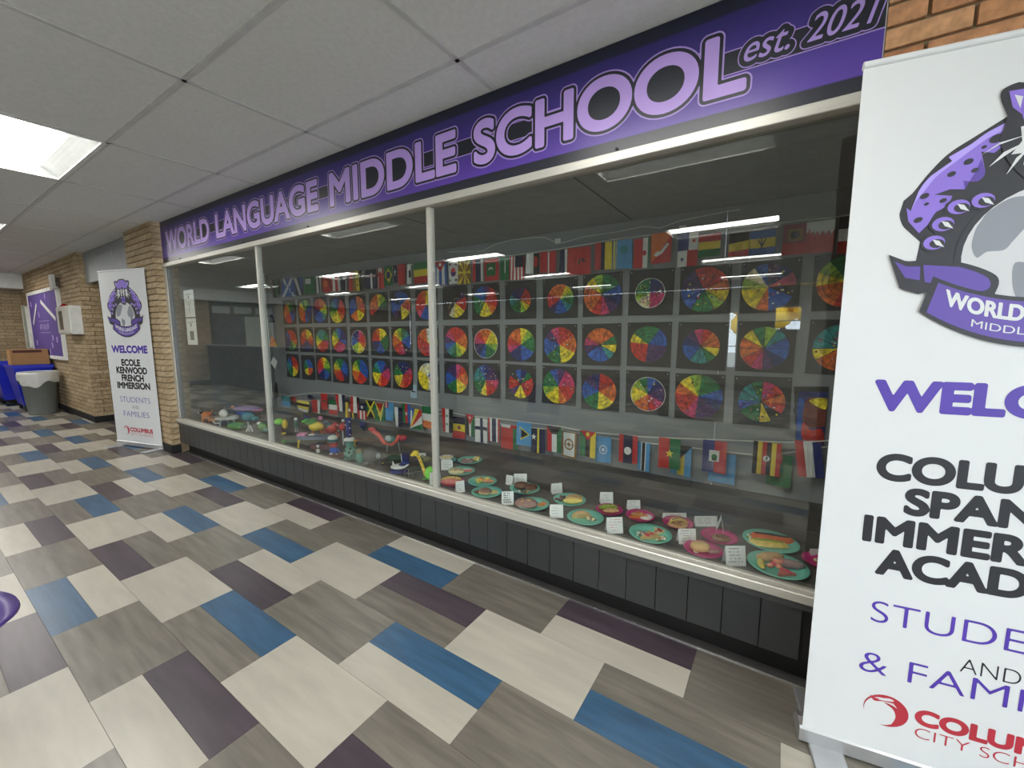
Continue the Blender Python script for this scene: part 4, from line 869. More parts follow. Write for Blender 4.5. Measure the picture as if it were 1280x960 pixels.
bunting('flag_bunting', 'lower rear bunting of national flags behind the front one', 'flag buntings in the display case',
 [(352,500),(400,501),(500,510),(560,519),(640,532),(700,538),(745,545),(800,553),(850,558),(890,563),(945,569),(985,566),(1050,556)], 1.045, lb)
# loose cable along the top
q = [ony(x, y, 1.06) for x, y in ((560,315),(590,314),(604,313),(620,305),(640,300),(665,297),(682,297),(697,304),(705,303),(730,296),(770,290),(805,283),(825,285),(850,276),(880,270),(910,264),(925,262))]
t = thing('cable', 'loose thin white cable drooping above the upper bunting', 'cable', q[0]); MB().tube([p-q[0] for p in q], .004, mat('white_cable', (200,200,196), .5), n=6).obj('cable_run', t)
for x, y in ((697,300), (853,284)): p = ony(x, y, 1.06); MB().bx(-.02, .02, -.006, .012, -.025, .01, m_white).obj('clip', t).location = p-q[0]
# hanging craft strings in the left back corner
t = thing('hanging_kites', 'string of small paper kites, one with red disc, hanging in left back corner', 'hanging craft', (-5.68, .93, 2.17)); top_ = Vector((-5.68, .93, 2.17))
MB().tube([(0,0,0), (.01,0,-.9), (-.01,0,-1.62)], .004, m_white, n=6).obj('string', t)
def kite(px, py, s, cs, name):
    p = ony(px, py, .92)-top_; o = MB(); P_ = lambda u, w, ly: (u, -.004-ly*.001, w)
    for i, (c, pts) in enumerate(cs): fillpoly(o, [(a*s, b*s) for a, b in pts], cloth(c), P_, i)
    k = o.obj('kite', t, name); k.location = p; sm_ = k.modifiers.new('s', 'SOLIDIFY'); sm_.thickness = .002
kite(341, 427, .10, [('o', [(-.9,-.6),(1,-.6),(.6,.4),(-.2,.7)]), ('k', [(-.5,-.3),(.7,.3),(.7,.38),(-.5,-.2)]), ('y', [(.6,-.6),(1,-.6),(.7,.1)])], 'orange fish-like kite')
kite(343, 453, .085, [('w', [(-1,-.1),(-.1,.9),(1,.2),(.2,-1)]), ('r', [(.35+.42*math.cos(a*PI/6), .2+.42*math.sin(a*PI/6)) for a in range(12)])], 'white kite with red disc')
kite(345, 487, .11, [('k', [(-.4,-1),(.5,-.9),(.4,.7),(.1,1),(-.2,.3)])], 'dark tassel')
kite(340, 400, .08, [('n', [(-.9,-.4),(.9,-.4),(.4,.8),(-.3,.9)])], 'navy kite')
# notices taped inside the glass and a small card on the back wall
for i, (x0, x1, z0, z1, lab) in enumerate(((-5.57, -5.31, 1.585, 1.875, 'upper white notice sheet taped inside the left glass pane'), (-5.57, -5.31, 1.285, 1.572, 'lower white notice sheet with grey square, taped inside the left pane'))):
    t = thing('notice_sheet', lab, 'notice', (x0, .008, z0), 0, 'notices on the left pane')
    MB().bx(0, x1-x0, 0, .001, 0, z1-z0, m_paper).obj('sheet', t); q = MB()
    if i: q.bx(.08, .18, -.0012, -.0002, .05, .15, mat('grey_print', (120,120,120), .7))
    q.bx(.06, .20, -.0012, -.0002, .24, .246, m_ink); q.bx(.115, .14, -.0012, -.0002, .20, .228, m_ink)
    if not i:
        for k in range(9): q.bx(.12, .135, -.0012, -.0002, .04+k*.015, .048+k*.015, m_ink)
    q.obj('print', t, kind='stuff')
t = thing('wall_tag', 'small pale blue card on the back wall below the last bottom wheels', 'card', ony(517, 489, 1.07)); MB().bx(-.045, .045, -.002, .002, -.07, .07, mat('pale_blue_card', (170,190,208), .7)).obj('card', t); MB().bx(-.03, .03, -.003, -.002, -.01, .0, m_ink).obj('print', t)
# ---------------------------------------------------------------- plates of clay food
ZF = CZ0
m_teal = mat('teal_card_plate', (128,212,190), .45, var=.02); m_pink = mat('pink_card_plate', (206,52,128), .45, var=.02)
FCOL = {'tan': (206,164,110), 'bread': (222,182,122), 'brown': (112,72,54), 'patty': (150,108,84), 'yellow': (236,206,104), 'orange': (226,132,62), 'papaya': (226,112,64), 'pink': (212,120,108), 'red': (176,46,56), 'green': (142,168,60), 'white': (232,228,218), 'dark': (62,50,44), 'cream': (234,214,164), 'salmon': (230,150,116), 'rose': (216,70,96), 'mauve': (168,130,122), 'pale': (206,214,196)}
def fm(c): return mat('clay_'+c, FCOL[c], .6, var=.16, scale=45, bump=.5, bscale=120)
def plate(px, py, hw, col, label, bowl=False):
    c = onz(px, py, ZF+.012); r = (onz(px-hw, py, ZF+.012)-onz(px+hw, py, ZF+.012)).length*.44; c.y = max(c.y, r+.018); m = m_teal if col == 't' else m_pink
    t = thing('paper_plate', label, 'plate', (c.x, c.y, ZF), 0, 'card plates in the display case')
    MB().lathe([(0, .001), (r*.66, .001), (r*.72, .004), (r*.98, .016), (r, .018), (r*.995, .0195), (r*.72, .0075), (r*.66, .0035), (0, .0035)], m, n=36).obj('plate_dish', t)
    return Vector((c.x, c.y, ZF+.004)), r
def food(base, r, kind, cols, dx, dy, sz, label, rot=0.0, h=None, cat='clay food'):
    """offset (dx right, dy away from viewer) and size as fractions of plate radius"""
    p = base + R2*(dx*r) + F2*(dy*r); s = sz*r*1.22; ang = YAW+rot
    t = thing('clay_'+kind, label, cat, p, ang, 'clay food on the plates')
    A = fm(cols[0]); B_ = fm(cols[1] if len(cols) > 1 else cols[0])
    if kind == 'patty':
        MB().lathe([(0,0), (s*.92,0), (s,.25*s*(h or 1)), (s*.85,.45*s*(h or 1)), (0,.5*s*(h or 1))], A, n=18, sy=.8).obj('patty_body', t)
        q = MB()
        for k in range(7): a = rr_.uniform(0, 6.28); u = rr_.uniform(.1, .6)*s; q.ell((u*math.cos(a), u*.8*math.sin(a), .5*s*(h or 1)), (s*.13, s*.1, s*.05), B_, n=7, k=4)
        q.obj('topping', t, kind='stuff')
    elif kind == 'bun':
        MB().ell((0,0,.30*s), (s,s*.8,s*.30), B_, n=14, k=6).obj('bun_base', t); MB().ell((0,0,.48*s), (s*.96,s*.78,s*.42), A, n=16, k=8).obj('bun_top', t)
    elif kind == 'roll':
        MB().ell((0,0,.30*s), (s,s*.34,s*.32), A, n=14, k=8).obj('roll_body', t)
        q = MB()
        for k in range(3): q.tube([((-.5+k*.45)*s,-.2*s,.55*s), ((-.35+k*.45)*s,.2*s,.55*s)], .035*s, B_, n=6)
        q.obj('score_marks', t, kind='stuff')
    elif kind == 'taco':
        q = MB(); n = 12; vv = []
        for sgn in (-1, 1):
            for i in range(n+1): a = PI*i/n; vv += [(s*math.cos(a), sgn*(.12+.26*math.sin(a))*s, s*.62*math.sin(a)+.02*s)]
        ff = [(i, i+1, n+2+i, n+1+i) for i in range(n)]
        q.raw(vv, ff, A, True)
        for sgn, o_ in ((-1, 0), (1, n+1)): q.raw([vv[o_+i] for i in range(n+1)] + [(0, 0, 0)], [(i, i+1, n+1) for i in range(n)], A)
        q.obj('tortilla', t); MB().ell((0,0,.40*s), (s*.8,s*.26,s*.36), B_, n=12, k=6).obj('filling', t)
    elif kind == 'slice':
        q = MB(); pts = [(-s*.8,-s*.5), (s*.9,-s*.35), (s*.3,s*.7)]; hh = .22*s
        q.raw([(x,y,0) for x,y in pts]+[(x,y,hh) for x,y in pts], [(2,1,0),(3,4,5),(0,1,4,3),(1,2,5,4),(2,0,3,5)], A); q.obj('crust', t)
        q = MB()
        for k in range(6): q.ell((rr_.uniform(-.35,.5)*s, rr_.uniform(-.3,.2)*s, hh), (s*.15,s*.13,s*.07), B_, n=8, k=4)
        q.obj('topping', t, kind='stuff')
    elif kind == 'leaf':
        q = MB(); n = 14; pts = [(s*math.cos(2*PI*i/n), s*.32*math.sin(2*PI*i/n)*(1-.35*math.cos(2*PI*i/n))) for i in range(n)]
        q.raw([(x,y,.04*s) for x,y in pts]+[(x*.8,y*.6,.26*s) for x,y in pts], [(i,(i+1)%n,n+(i+1)%n,n+i) for i in range(n)]+[tuple(range(n,2*n))], A, True); q.obj('fruit_flesh', t)
        MB().tube([(-s*.7,0,.24*s), (0,0,.29*s), (s*.7,0,.24*s)], .06*s, B_, n=6).obj('seed_line', t)
    elif kind == 'heap':
        q = MB()
        for k in range(9): a = rr_.uniform(0, 6.28); u = rr_.uniform(0, .7)*s; q.ell((u*math.cos(a), u*.8*math.sin(a), .16*s+.14*s*(k % 3)), (s*.30,s*.22,s*.17), (A, B_)[k % 2], T=Matrix.Rotation(a, 3, 'Z'), n=9, k=5)
        q.obj('pieces', t, kind='stuff')
    elif kind == 'egg':
        MB().ell((0,0,.03*s), (s,s*.7,s*.10), A, n=14, k=5).obj('egg_white', t); MB().ell((0,0,.10*s), (s*.42,s*.36,s*.18), B_, n=10, k=6).obj('yolk', t)
    elif kind == 'bowl':
        MB().lathe([(0,0),(s*.55,0),(s,s*.62),(s*.93,s*.62),(s*.5,s*.1),(0,s*.1)], A, n=20).obj('bowl_body', t); MB().ell((0,0,s*.5), (s*.85,s*.85,s*.2), B_, n=12, k=5).obj('filling', t)
    return t
b, r = plate(561,575,11,'t','small teal plate under the white bowl, next to the right mullion'); food(b,r,'bowl',('white','cream'),-.3,0,.75,'white clay bowl of cream food beside the right mullion')
b, r = plate(587.5,575.5,17.5,'t','teal plate with yellow lump, farthest back of the plates'); food(b,r,'heap',('yellow','cream'),.55,.1,.45,'yellow clay scoop on the rear teal plate'); food(b,r,'patty',('mauve','white'),-.2,-.3,.45,'flat mauve clay patty beside the yellow scoop')
b, r = plate(577,589,19,'t','pale teal plate with pinkish fish, left end behind the pink plate'); food(b,r,'leaf',('pink','white'),.25,.15,.55,'pink and white clay fish slice'); food(b,r,'patty',('cream','mauve'),-.35,-.2,.5,'cream clay flatbread on the fish plate')
b, r = plate(566,603,17,'p','pink plate with hot dog shapes beside the right mullion'); food(b,r,'roll',('yellow','orange'),-.15,.25,.7,'yellow clay roll on the leftmost pink plate',h=1); food(b,r,'roll',('pink','yellow'),-.05,-.35,.75,'pink clay sausage in front of the yellow roll')
b, r = plate(603,602,20.5,'t','teal plate with yellow and orange fruit pieces'); food(b,r,'heap',('yellow','orange'),-.05,0,.5,'heap of yellow and orange clay fruit'); food(b,r,'roll',('salmon','orange'),.4,.0,.34,'small salmon clay roll beside the fruit heap')
b, r = plate(605.5,617,22,'t','teal plate with brown bread and a fried egg'); food(b,r,'bun',('patty','bread'),-.1,-.05,.36,'toasted brown clay bun beside the fried egg'); food(b,r,'roll',('brown','patty'),-.5,.05,.3,'small brown clay roll left of the toasted bun'); food(b,r,'egg',('cream','yellow'),.45,.25,.42,'clay fried egg with yellow yolk')
b, r = plate(656,611,21.5,'t','teal plate with two dark brown burgers'); food(b,r,'bun',('brown','dark'),-.22,.25,.42,'larger dark brown clay burger'); food(b,r,'bun',('brown','patty'),.42,.05,.36,'smaller brown clay burger on the right'); food(b,r,'heap',('white','dark'),-.4,-.42,.26,'black and white clay pieces before the burgers'); food(b,r,'heap',('patty','cream'),.05,-.5,.22,'small tan clay pieces before the burgers')
b, r = plate(664,632,23.5,'t','teal plate with a big brown patty overhanging its left side'); food(b,r,'patty',('mauve','tan'),-.42,0,.58,'large mauve brown clay patty at left of its plate'); food(b,r,'heap',('white','white'),.2,.1,.25,'white clay rice lump'); food(b,r,'slice',('orange','salmon'),.55,.15,.38,'orange clay wedge right of the rice lump')
b, r = plate(712,625,23,'t','teal plate with dark slices and a yellow flat sandwich'); food(b,r,'heap',('dark','brown'),-.5,.1,.38,'dark brown clay slices'); food(b,r,'patty',('bread','tan'),.3,.15,.45,'beige clay sandwich slab'); food(b,r,'roll',('yellow','cream'),.15,-.35,.5,'yellow clay strip before the beige sandwich')
b, r = plate(729.7,649,26,'t','teal plate with a plain tan taco, middle of the front row'); food(b,r,'taco',('bread','tan'),-.18,.1,.46,'tan clay taco shell'); food(b,r,'heap',('cream','mauve'),.28,-.2,.32,'cream and mauve clay filling beside the tan taco')
b, r = plate(761.7,637.5,19,'p','pink plate with green corn cob shapes'); food(b,r,'roll',('green','yellow'),-.05,.2,.6,'green and yellow clay cob'); food(b,r,'roll',('tan','cream'),.05,-.3,.5,'tan clay cob in front of the green one')
b, r = plate(800,645,20,'p','pink plate with orange wedge and white rice'); food(b,r,'slice',('orange','tan'),-.2,.15,.68,'orange clay samosa wedge'); food(b,r,'patty',('white','white'),.42,-.1,.42,'white clay rice mound on pink plate',h=.6)
b, r = plate(811.4,670,29.5,'t','teal plate with two red topped slices'); food(b,r,'slice',('bread','rose'),-.15,-.1,.48,'clay slice with rose red topping, left'); food(b,r,'slice',('cream','red'),.42,.3,.42,'clay slice with red sauce, right',rot=.4); food(b,r,'heap',('mauve','pale'),-.5,.1,.28,'pale clay vegetables left of the slices'); food(b,r,'heap',('tan','white'),.3,-.45,.26,'white and tan clay bits before the slices')
b, r = plate(847.7,654,21,'p','pink plate with white rimmed taco'); food(b,r,'patty',('tan','patty'),-.1,-.15,.55,'tan clay disc under the filled taco',h=.5); food(b,r,'taco',('yellow','patty'),.1,.15,.52,'yellow clay taco with brown filling')
b, r = plate(899,671,24.5,'p','pink plate with one flat brown patty'); food(b,r,'patty',('patty','brown'),.05,-.1,.42,'single flat brown clay patty on pink plate',h=.7)
b, r = plate(878,689,26,'p','pink plate with round bread, front row'); food(b,r,'bun',('bread','tan'),-.12,.1,.45,'round tan clay bread'); food(b,r,'roll',('mauve','tan'),.5,-.25,.3,'small mauve clay roll right of the round bread'); food(b,r,'heap',('cream','white'),-.4,-.15,.2,'small cream clay pieces left of the round bread')
b, r = plate(963,677,35,'t','large teal plate with banana and papaya shapes'); food(b,r,'leaf',('papaya','dark'),.18,.22,.72,'orange clay papaya half with dark seeds',rot=-.35); food(b,r,'leaf',('yellow','green'),-.2,-.18,.62,'yellow clay banana beside the papaya',rot=-.3); food(b,r,'heap',('white','green'),-.62,.38,.22,'white and green clay garnish at plate edge')
b, r = plate(971.6,710.7,38.5,'t','largest teal plate with pink sandwich pieces, front right'); food(b,r,'heap',('salmon','rose'),0,.05,.40,'heap of salmon and rose clay pieces'); food(b,r,'roll',('mauve','tan'),.42,-.02,.42,'mauve clay roll right of the salmon heap',rot=-.4); food(b,r,'roll',('tan','bread'),0,.45,.45,'tan clay roll behind the salmon heap'); food(b,r,'roll',('yellow','green'),-.55,.1,.3,'yellow clay roll at left of the largest plate',rot=1.2); food(b,r,'slice',('pink','rose'),-.05,-.4,.35,'pink clay wedge before the salmon heap')
b, r = plate(1026,702,23,'p','pink plate partly hidden by the large roll-up banner'); food(b,r,'heap',('mauve','cream'),-.15,.0,.5,'mauve clay heap partly hidden by the banner')
# tent cards
m_cardback = mat('card_stock', (226,228,226), .7, var=.02)
def card(x0, x1, y0, y1, label, yaw=0.0, style=0, flat=False, red=False):
    c = onz((x0+x1)/2, y1, ZF+.001); k = mpp(c); c.y = max(c.y, .03+.5*(x1-x0)*k*.549); w = (x1-x0)*k*.95; h = (y1-y0)*k*.98
    t = thing('name_card', label, 'card', (c.x, c.y, ZF), YAW+yaw, 'folded name cards beside the plates')
    q = MB(); d = .35*h
    q.raw([(-w/2, 0, 0), (w/2, 0, 0), (w/2, d*.6, h), (-w/2, d*.6, h)], [(0,1,2,3)], m_paper)
    o = q.obj('front_leaf', t); s_ = o.modifiers.new('s', 'SOLIDIFY'); s_.thickness = .0012
    q = MB(); q.raw([(-w/2, d*1.4, 0), (w/2, d*1.4, 0), (w/2, d*.6, h), (-w/2, d*.6, h)], [(0,3,2,1)], m_cardback)
    o = q.obj('back_leaf', t); s_ = o.modifiers.new('s', 'SOLIDIFY'); s_.thickness = .0012
    q = MB(); mi = mat('red_pen', (190,60,70), .6) if red else m_ink
    for i in range(5 if style else 3):
        zz = .86-.16*i if style else .75-.2*i; a, b2 = rr_.uniform(-.42, -.3), rr_.uniform(.1, .42); th = .045 if style == 2 else .018
        L_ = 9
        for j in range(L_):
            if rr_.random() < .25: continue
            u0, u1 = a+(b2-a)*j/L_, a+(b2-a)*(j+.7)/L_
            q.face([(u*w, d*.6*z_-.0012, z_*h) for u, z_ in ((u0, zz-th), (u1, zz-th), (u1, zz+th), (u0, zz+th))], mi)
    q.obj('handwriting', t, kind='stuff')
for a in ((528,542,594,610,'white name card left of the right mullion, beside the giraffe'), (551,566,575,587.5,'white name card right of the mullion, before the bowl'), (566,578,603,617.5,'slanted white card with dark writing beside leftmost pink plate',.5,1), (631,641,594,606,'smaller turned card behind the burgers',-.5), (642,659,592,604,'wide white card just behind the burgers'),
          (622,638,617,634,'white card with bold black printing, front edge',.1,2), (681,699,635,652,'white card with faint pink drawing, front edge',0,0), (689,704,604,617,'slanted grey white card behind the dark slices',.25), (750,767,615,630,'white card behind the green cob plate'), (784,801,625,638,'white card with cut corner behind the orange wedge',0,1),
          (754,776,651,671.5,'white card with red handwriting at the front edge',.1,1,False,True), (828,859,641,648.5,'wide low white card behind the white rimmed taco'), (848,871,661,680,'white card with printed lines between two pink plates',0,1), (868,898,645,658,'wide white card behind the flat brown patty'), (897,913,645,665,'grey tent card seen from its side',1.1),
          (905,932,690,715.5,'large white card at the front edge beside the largest plate',0,1), (1013,1025,686,697,'small white card on the plate by the banner')): card(*a)
# ---------------------------------------------------------------- papier-mache sculptures
TC = dict(orange=(214,122,58), white=(222,222,214), black=(34,34,38), grey=(140,144,146), blue=(52,84,170), navy=(32,40,110), teal=(60,136,150), green=(92,150,70), lime=(120,220,60), yellow=(238,206,64), pink=(214,132,170), coral=(222,96,84), red=(184,50,54), brown=(112,64,48), purple=(140,116,176), skin=(214,150,112), slate=(96,108,130), dgreen=(52,84,66), tgreen=(84,140,124), olive=(128,128,88), silver=(176,184,186), dark=(84,82,80))
def tm(c): return mat('papier_%s' % c, TC[c], .55, var=.14, scale=22, bump=.4, bscale=60)
def toy(px, py, label, shapes, cat='sculpture', rz=0.0, name='paper_sculpture'):
    c = onz(px, py, ZF); k = mpp(c); out = []
    for nm, kind, col, *a in shapes:
        q = MB(); m = tm(col)
        if kind == 'e': x, z, rx, rz_, *o = a; q.ell((x*k, (o[1] if len(o) > 1 else 0)*k, z*k), (rx*k, (o[0] if o else min(rx*.8, 8))*k, rz_*k), m)
        elif kind == 'b': x, z, w, h, *o = a; q.box((x*k, (o[1] if len(o) > 1 else 0)*k, z*k), (w*k, (o[0] if o else w*.6)*k, h*k), m, bev=min(w, h)*k*.08)
        elif kind == 't': pts, r_, *o = a; q.tube([(p[0]*k, (p[2] if len(p) > 2 else 0)*k, p[1]*k) for p in pts], r_*k, m, r1=(o[0]*k if o else None))
        elif kind == 'd': x, z, rx, th, *o = a; q.lathe([(0,-th*k/2),(rx*k,-th*k/2),(rx*k*1.04,0),(rx*k,th*k/2),(0,th*k/2)], m, c=(x*k, (o[1] if len(o) > 1 else 0)*k, z*k), n=20, sy=(o[0] if o else 1))
        elif kind == 's':
            pts, r_, n_ = a
            for p in pts: q.ell((p[0]*k, (p[2] if len(p) > 2 else -n_)*k, p[1]*k), (r_*k,)*3, m, n=7, k=4)
        out.append((nm, q, kind))
    zmin = min(p[2] for _, q, _ in out for p in q.v); ymin = min(p[0]*math.sin(YAW)+p[1]*math.cos(YAW) for _, q, _ in out for p in q.v)
    c.y = max(c.y, .022-ymin)
    t = thing(name, label, cat, (c.x, c.y, ZF+.0005), YAW+rz, 'papier-mache sculptures in the display case')
    for nm, q, kind in out:
        q.v = [(p[0], p[1], p[2]-zmin) for p in q.v]; q.obj(nm, t, kind='stuff' if kind == 's' else None)
    return t
legs = lambda col, xs, z, r, y=2: [('leg', 't', col, [(x, 0, yy), (x*.9, z, yy*.6)], r) for x in xs for yy in (-y, y)]
toy(258, 527, 'orange paper dog with black and white head, far left of the case', [('body','e','orange',1,8,6,4.5), ('head','e','black',-6,13,2.6,3), ('muzzle','e','white',-8,11,1.8,1.4), ('tail','t','orange',[(6,9),(9,15)],1,.5), ('paw','e','orange',9,1.5,4,1.6)] + legs('orange', (-3, 5), 7, 1.3), name='paper_dog')
toy(284, 533, 'white ball on a small silver table with splayed legs', [('table_top','d','silver',0,10,14,1.6,.6), ('ball','e','white',-4,16,5,5), ('knob','e','grey',-2,22,1.6,1.4), ('leg','t','silver',[(-10,0),(-8,9)],1.2), ('leg','t','silver',[(10,2),(7,9)],1.0), ('leg','t','silver',[(-2,0,5),(-2,9,3)],1.0), ('curl','t','white',[(-18,6),(-15,3),(-10,4)],.9), ('shell','e','silver',9,11,6,3)], name='paper_table')
toy(295, 508, 'blue robed paper figure with orange face, at the back left', [('robe','e','blue',0,7,6,8), ('shoulders','e','navy',0,13,4.5,3.5), ('head','e','skin',0,19,2.8,3.2), ('hair','e','black',0,21,2.8,1.8)], name='paper_figure')
toy(308, 523, 'flat purple and pink paper fish with tan knob', [('body','e','purple',2,13,17,3.2,8), ('fin','e','pink',14,11,8,2,5), ('belly','e','blue',-4,8,8,3.5), ('knob','e','skin',-16,15,2.2,2), ('highlight','e','white',0,11,2,1), ('stand','b','navy',2,3,14,5)], name='paper_fish')
toy(312, 540, 'blue flower cup on a white stem with two feet', [('cup','e','teal',0,19,8,6), ('rim','d','blue',-1,23,7,1.4,.6), ('stem','t','silver',[(0,0),(-1,14)],1.1), ('foot','t','white',[(-4,0),(-1,6)],.9), ('foot','t','white',[(4,-0),(1,8)],.9), ('petal','e','teal',8,17,5,3)], name='paper_flower')
toy(294, 538, 'low green paper hill under the silver table', [('hill','e','green',0,2,13,5,6), ('tree','t','dgreen',[(4,3),(4,10)],.8), ('ridge','e','dgreen',8,2,7,3)], name='paper_hill')
toy(329, 541, 'green and cream leafy shape left of the left mullion', [('leaf','e','green',0,8,6,5), ('leaf','e','tgreen',3,4,5,4), ('flower','e','white',-4,12,3,2.2)], name='paper_plant')
toy(353, 544, 'yellow green paper palm right of the left mullion', [('crown','e','lime',-3,17,6,4), ('crown','e','yellow',4,14,3.5,6), ('trunk','t','brown',[(0,0),(1,10)],1.3), ('fruit','e','yellow',2,2,3,1.6)], name='paper_palm')
toy(384, 530, 'small navy paper bird with raised wing, back of the case', [('body','e','navy',1,6,5,5), ('wing','t','navy',[(-1,8),(-4,15)],2.6,.5), ('tail','t','navy',[(4,5),(8,2)],2,.6), ('eye','e','white',-2,9,.8,.8)], name='paper_bird')
toy(371, 540, 'white headed green paper figure on thin legs', [('body','e','tgreen',0,10,2.6,5), ('head','e','white',0,16,2.6,2.4)] + legs('silver', (-1.5, 1.5), 7, .6, 1), name='paper_figure')
toy(396, 548, 'green and yellow paper dragon with pink crest', [('body','e','yellow',0,14,9,6), ('neck','t','lime',[(-6,16),(-12,22),(-17,20)],2.6,1.2), ('wing','e','green',-6,20,8,4), ('crest','e','pink',6,25,3,2.6), ('leg','t','orange',[(4,12),(8,4),(12,0)],1.6), ('leg','t','orange',[(-4,10),(-6,0)],1.4), ('tail','t','orange',[(8,12),(14,2)],1.2,.5)], name='paper_dragon')
toy(388, 562, 'slate blue paper board carried on yellow legs', [('board','b','slate',0,12,42,4,16), ('edge','b','pink',-18,15,10,4,8), ('leg','t','yellow',[(-24,-2),(-22,12)],1.3), ('leg','t','yellow',[(-24,12),(-18,16)],1.2), ('leg','t','yellow',[(18,0),(18,10)],1.2), ('plate','e','white',-6,15,4,1)], name='paper_table')
toy(416, 546, 'coral red paper cluster like a crab', [('shell','e','coral',0,9,6,5.5), ('claw','e','red',4,14,4,4), ('claw','e','coral',-6,7,3.5,3.5), ('spot','e','white',-6,5,2,1.2), ('leg','t','coral',[(4,5),(8,0)],1.2), ('leg','t','coral',[(-3,5),(-5,0)],1.2)], name='paper_crab')
toy(417, 563, 'white and teal paper bun between the crab and the blue robot', [('bun_top','e','white',0,16,6.5,3.6), ('stripe','d','teal',0,13.5,6.4,2,.8), ('stand','b','grey',0,6,8,12)], name='paper_bun')
toy(435, 566, 'tall navy paper tower with white dots and red fan', [('tower','t','navy',[(2,0),(2,44)],3.6), ('fan','e','red',-5,33,5,5), ('fan_rim','e','pink',-5,33,6,3.5,2,2), ('post','t','silver',[(-5,10),(-5,28)],1), ('dots','s','white',[(5,16),(5,24),(5,32),(5,40),(0,20),(0,36),(-10,36),(-9,29)],.9,3.4), ('top','e','white',-4,41,2,2)], name='paper_tower')
toy(441, 566, 'yellow paper duck with pink beak', [('body','e','yellow',0,7,5,6), ('neck','t','yellow',[(2,10),(4,16),(0,18)],1.8), ('head','e','white',0,19,3,2.6), ('beak','t','coral',[(1,18),(7,17)],1.2,.4), ('tail','e','orange',-3,4,2.4,2)], name='paper_duck')
toy(430, 578, 'teal green bumpy paper creature at the front edge', [('body','e','tgreen',0,9,9,10), ('head','e','tgreen',-1,20,5.5,4), ('collar','b','white',-1,26,12,3.4,6), ('bumps','s','dgreen',[(-6,6),(-2,4),(3,7),(6,12),(-5,13),(0,11),(2,16)],1.7,7), ('foot','e','tgreen',-5,1,4,1.8), ('foot','e','tgreen',5,1,4,1.8)], name='paper_creature')
toy(447, 582, 'greyish green paper figure with bent arm next to the bumpy creature', [('body','e','tgreen',-1,8,5.5,7), ('head','e','olive',-2,16,4,3.5), ('arm','t','green',[(2,9),(5,3),(3,0)],1.3), ('base','e','dgreen',2,1,9,1.8)], name='paper_figure')
toy(418, 570, 'small blue and red paper robot with white shoes', [('body','b','blue',0,7,8,7), ('head','b','red',0,13,8,4), ('shoe','e','white',-4,1.5,2.4,1.5), ('shoe','e','white',3,.8,2.4,1.5), ('arm','t','blue',[(4,9),(7,5)],1.2)], name='paper_robot')
toy(406, 576, 'flat red brown paper board at the front edge', [('board','b','brown',4,2,38,2.4,14), ('edge','b','red',10,4,10,1.4,10)], name='paper_board')
toy(394, 567, 'dark red paper wagon with white wheels', [('wagon','b','brown',0,7,24,6,9), ('seat','b','black',0,11,10,3), ('wheel','e','white',-2,3,2.6,2.6,1,-6), ('wheel','e','white',-2,9,2,2,1,-6), ('wheel','e','black',10,2.5,2.6,2.6,1,-6), ('wheel','e','black',-9,2.5,2.6,2.6,1,-6)], name='paper_wagon')
toy(454, 538, 'navy paper ball on a short green stand, back of the case', [('ball','e','navy',0,7,4.8,4.6), ('stand','t','dgreen',[(0,0),(0,4)],1.4), ('highlight','e','silver',-4,8,1,1)], name='paper_ball')
toy(488, 565, 'coral paper dragon with teal back and wire legs', [('body','t','coral',[(-22,26),(-14,20),(-8,10),(2,8),(8,12),(12,19)],3,2.4), ('head','e','coral',-22,27,4.6,2.6), ('mane','e','red',16,16,5.5,4), ('belly','e','tgreen',0,14,6.5,5), ('wing','e','silver',-1,16,4,4,2,-4), ('tail','t','coral',[(14,18),(21,16)],2,.6), ('leg','t','silver',[(-4,8),(-4,-2)],.5), ('leg','t','silver',[(10,10),(12,-2)],.5)], name='paper_dragon')
toy(466, 582, 'dark grey rounded paper elephant mound near the front', [('body','e','dark',0,12,13,11,6), ('head','e','dark',13,10,6,6), ('foot','e','dark',-8,2,4,3), ('foot','e','dark',8,2,4,3), ('ear','e','grey',9,13,3,4,2,-5)], name='paper_elephant')
toy(476, 580, 'two little yellow paper pieces before the grey mound', [('piece','e','yellow',-5,2,2,1.2), ('piece','e','yellow',2,1.4,2,1.2)], name='paper_piece')
toy(492, 579, 'dark green paper crocodile with bumpy back', [('body','e','dgreen',0,6,13,4.5), ('head','t','dgreen',[(-10,8),(-21,10)],3.4,1.6), ('tail','t','dgreen',[(11,7),(20,8)],2.6,.6), ('back_bumps','s','olive',[(-8,10),(-3,11),(2,11),(7,10)],1.1,1), ('teeth','s','yellow',[(-14,8),(-17,9)],.6,3.2)] + legs('dgreen', (-6, 7), 5, 1.4, 4), name='paper_crocodile')
toy(494, 594, 'white paper dolphin on a dark blue base', [('body','e','white',0,9,10,3.2), ('fin','t','white',[(-6,9),(-7,16)],1.8,.5), ('tail','t','white',[(8,9),(13,12)],1.5,.6), ('base','e','navy',0,3,12,3.4), ('stripe','e','navy',3,11,6,1.3)], name='paper_dolphin')
toy(507, 582, 'navy paper cup with white stripe beside the giraffe', [('cup','t','navy',[(0,0),(0,15)],4,5), ('stripe','t','white',[(-4,4),(-5,15)],.9), ('band','d','blue',0,4,5,3,.9)], name='paper_cup')
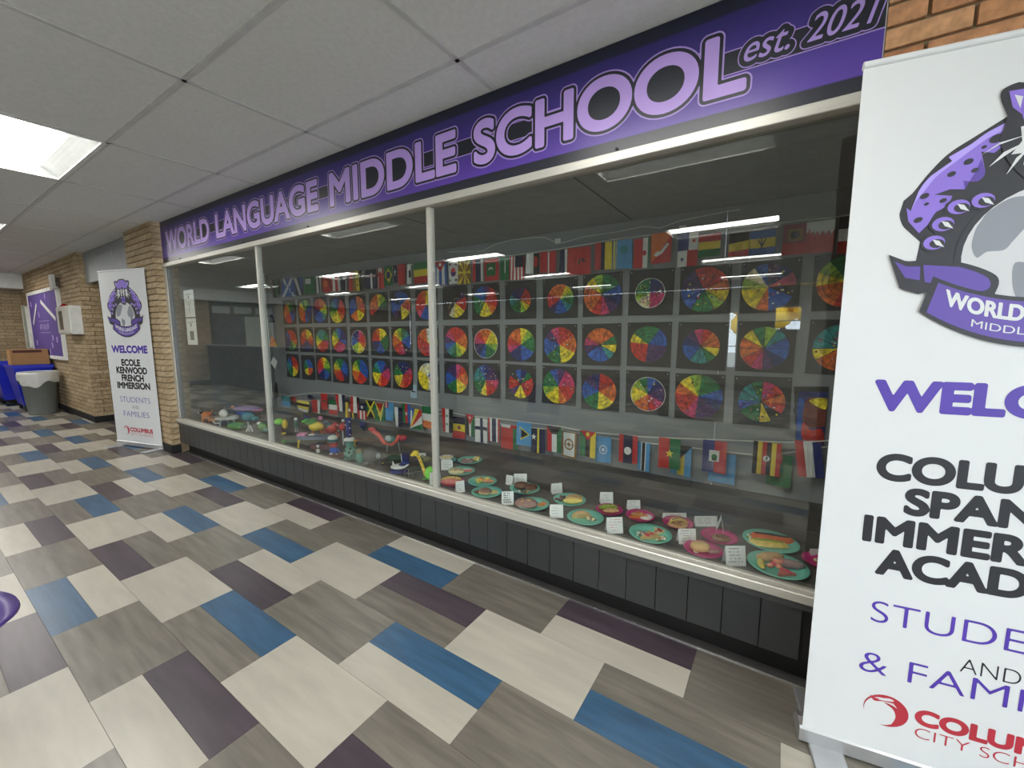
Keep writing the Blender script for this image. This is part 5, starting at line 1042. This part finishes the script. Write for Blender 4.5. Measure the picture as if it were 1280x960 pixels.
toy(532, 602, 'yellow paper giraffe neck rising from a bright green round body', [('body','e','lime',3,9,8,9), ('neck','t','yellow',[(-3,6),(-8,22),(-13,34)],2.2,2), ('neck_spots','s','orange',[(-5,12),(-7,18),(-9,24),(-11,29)],1.1,2), ('head','e','yellow',-15,35,4.6,3.6), ('muzzle','e','yellow',-19,33,2.8,2), ('horn','t','brown',[(-14,37),(-13,40)],.6), ('foot','e','green',-5,1.6,3,1.8)], name='paper_giraffe')
toy(532, 578, 'olive paper dog with a white card behind the giraffe', [('body','e','olive',2,5,6,4), ('head','e','olive',-4,8,3,3), ('card','b','white',-4,11,9,4,1), ('body_patch','e','navy',-8,5,4,4)], name='paper_dog')
toy(511, 598, 'thin dark wire bicycle wheel in front of the giraffe', [('wheel','t','dark',[(6*math.cos(a*PI/8), 7+6*math.sin(a*PI/8)) for a in range(17)],.55), ('spoke','t','grey',[(-6,7),(6,7)],.35), ('spoke','t','grey',[(0,1),(0,13)],.35)], name='bicycle_wheel')
toy(521, 591, 'dark green wire basket low beside the giraffe', [('rim','t','dgreen',[(6*math.cos(a*PI/6), 7, 4*math.sin(a*PI/6)) for a in range(13)],.6), ('base','t','dgreen',[(5*math.cos(a*PI/6), 1, 3.4*math.sin(a*PI/6)) for a in range(13)],.6), ('rib','t','dgreen',[(5,1),(6,7)],.5), ('rib','t','dgreen',[(-5,1),(-6,7)],.5)], name='wire_basket')
toy(460, 552, 'brown and dark paper snake lying behind the grey mound', [('body','t','brown',[(-14,3),(-6,2,3),(2,3),(12,2,-2),(18,3)],1.8,.8), ('head','e','dark',-15,3.4,2.8,2)], name='paper_snake')
toy(358, 556, 'small dark green paper lizard beside the left mullion', [('body','e','dgreen',6,3,8,2.4), ('head','e','green',-3,4,3,2), ('tail','t','dgreen',[(13,3),(20,2)],1.4,.4)] + legs('dgreen', (2, 9), 2, .8, 3), name='paper_lizard')
toy(398, 538, 'teal paper vase behind the coral crab', [('vase','t','teal',[(14,0),(14,4),(14,9)],3.4,2.2), ('flower','e','slate',10,10,4,2.6)], name='paper_vase')
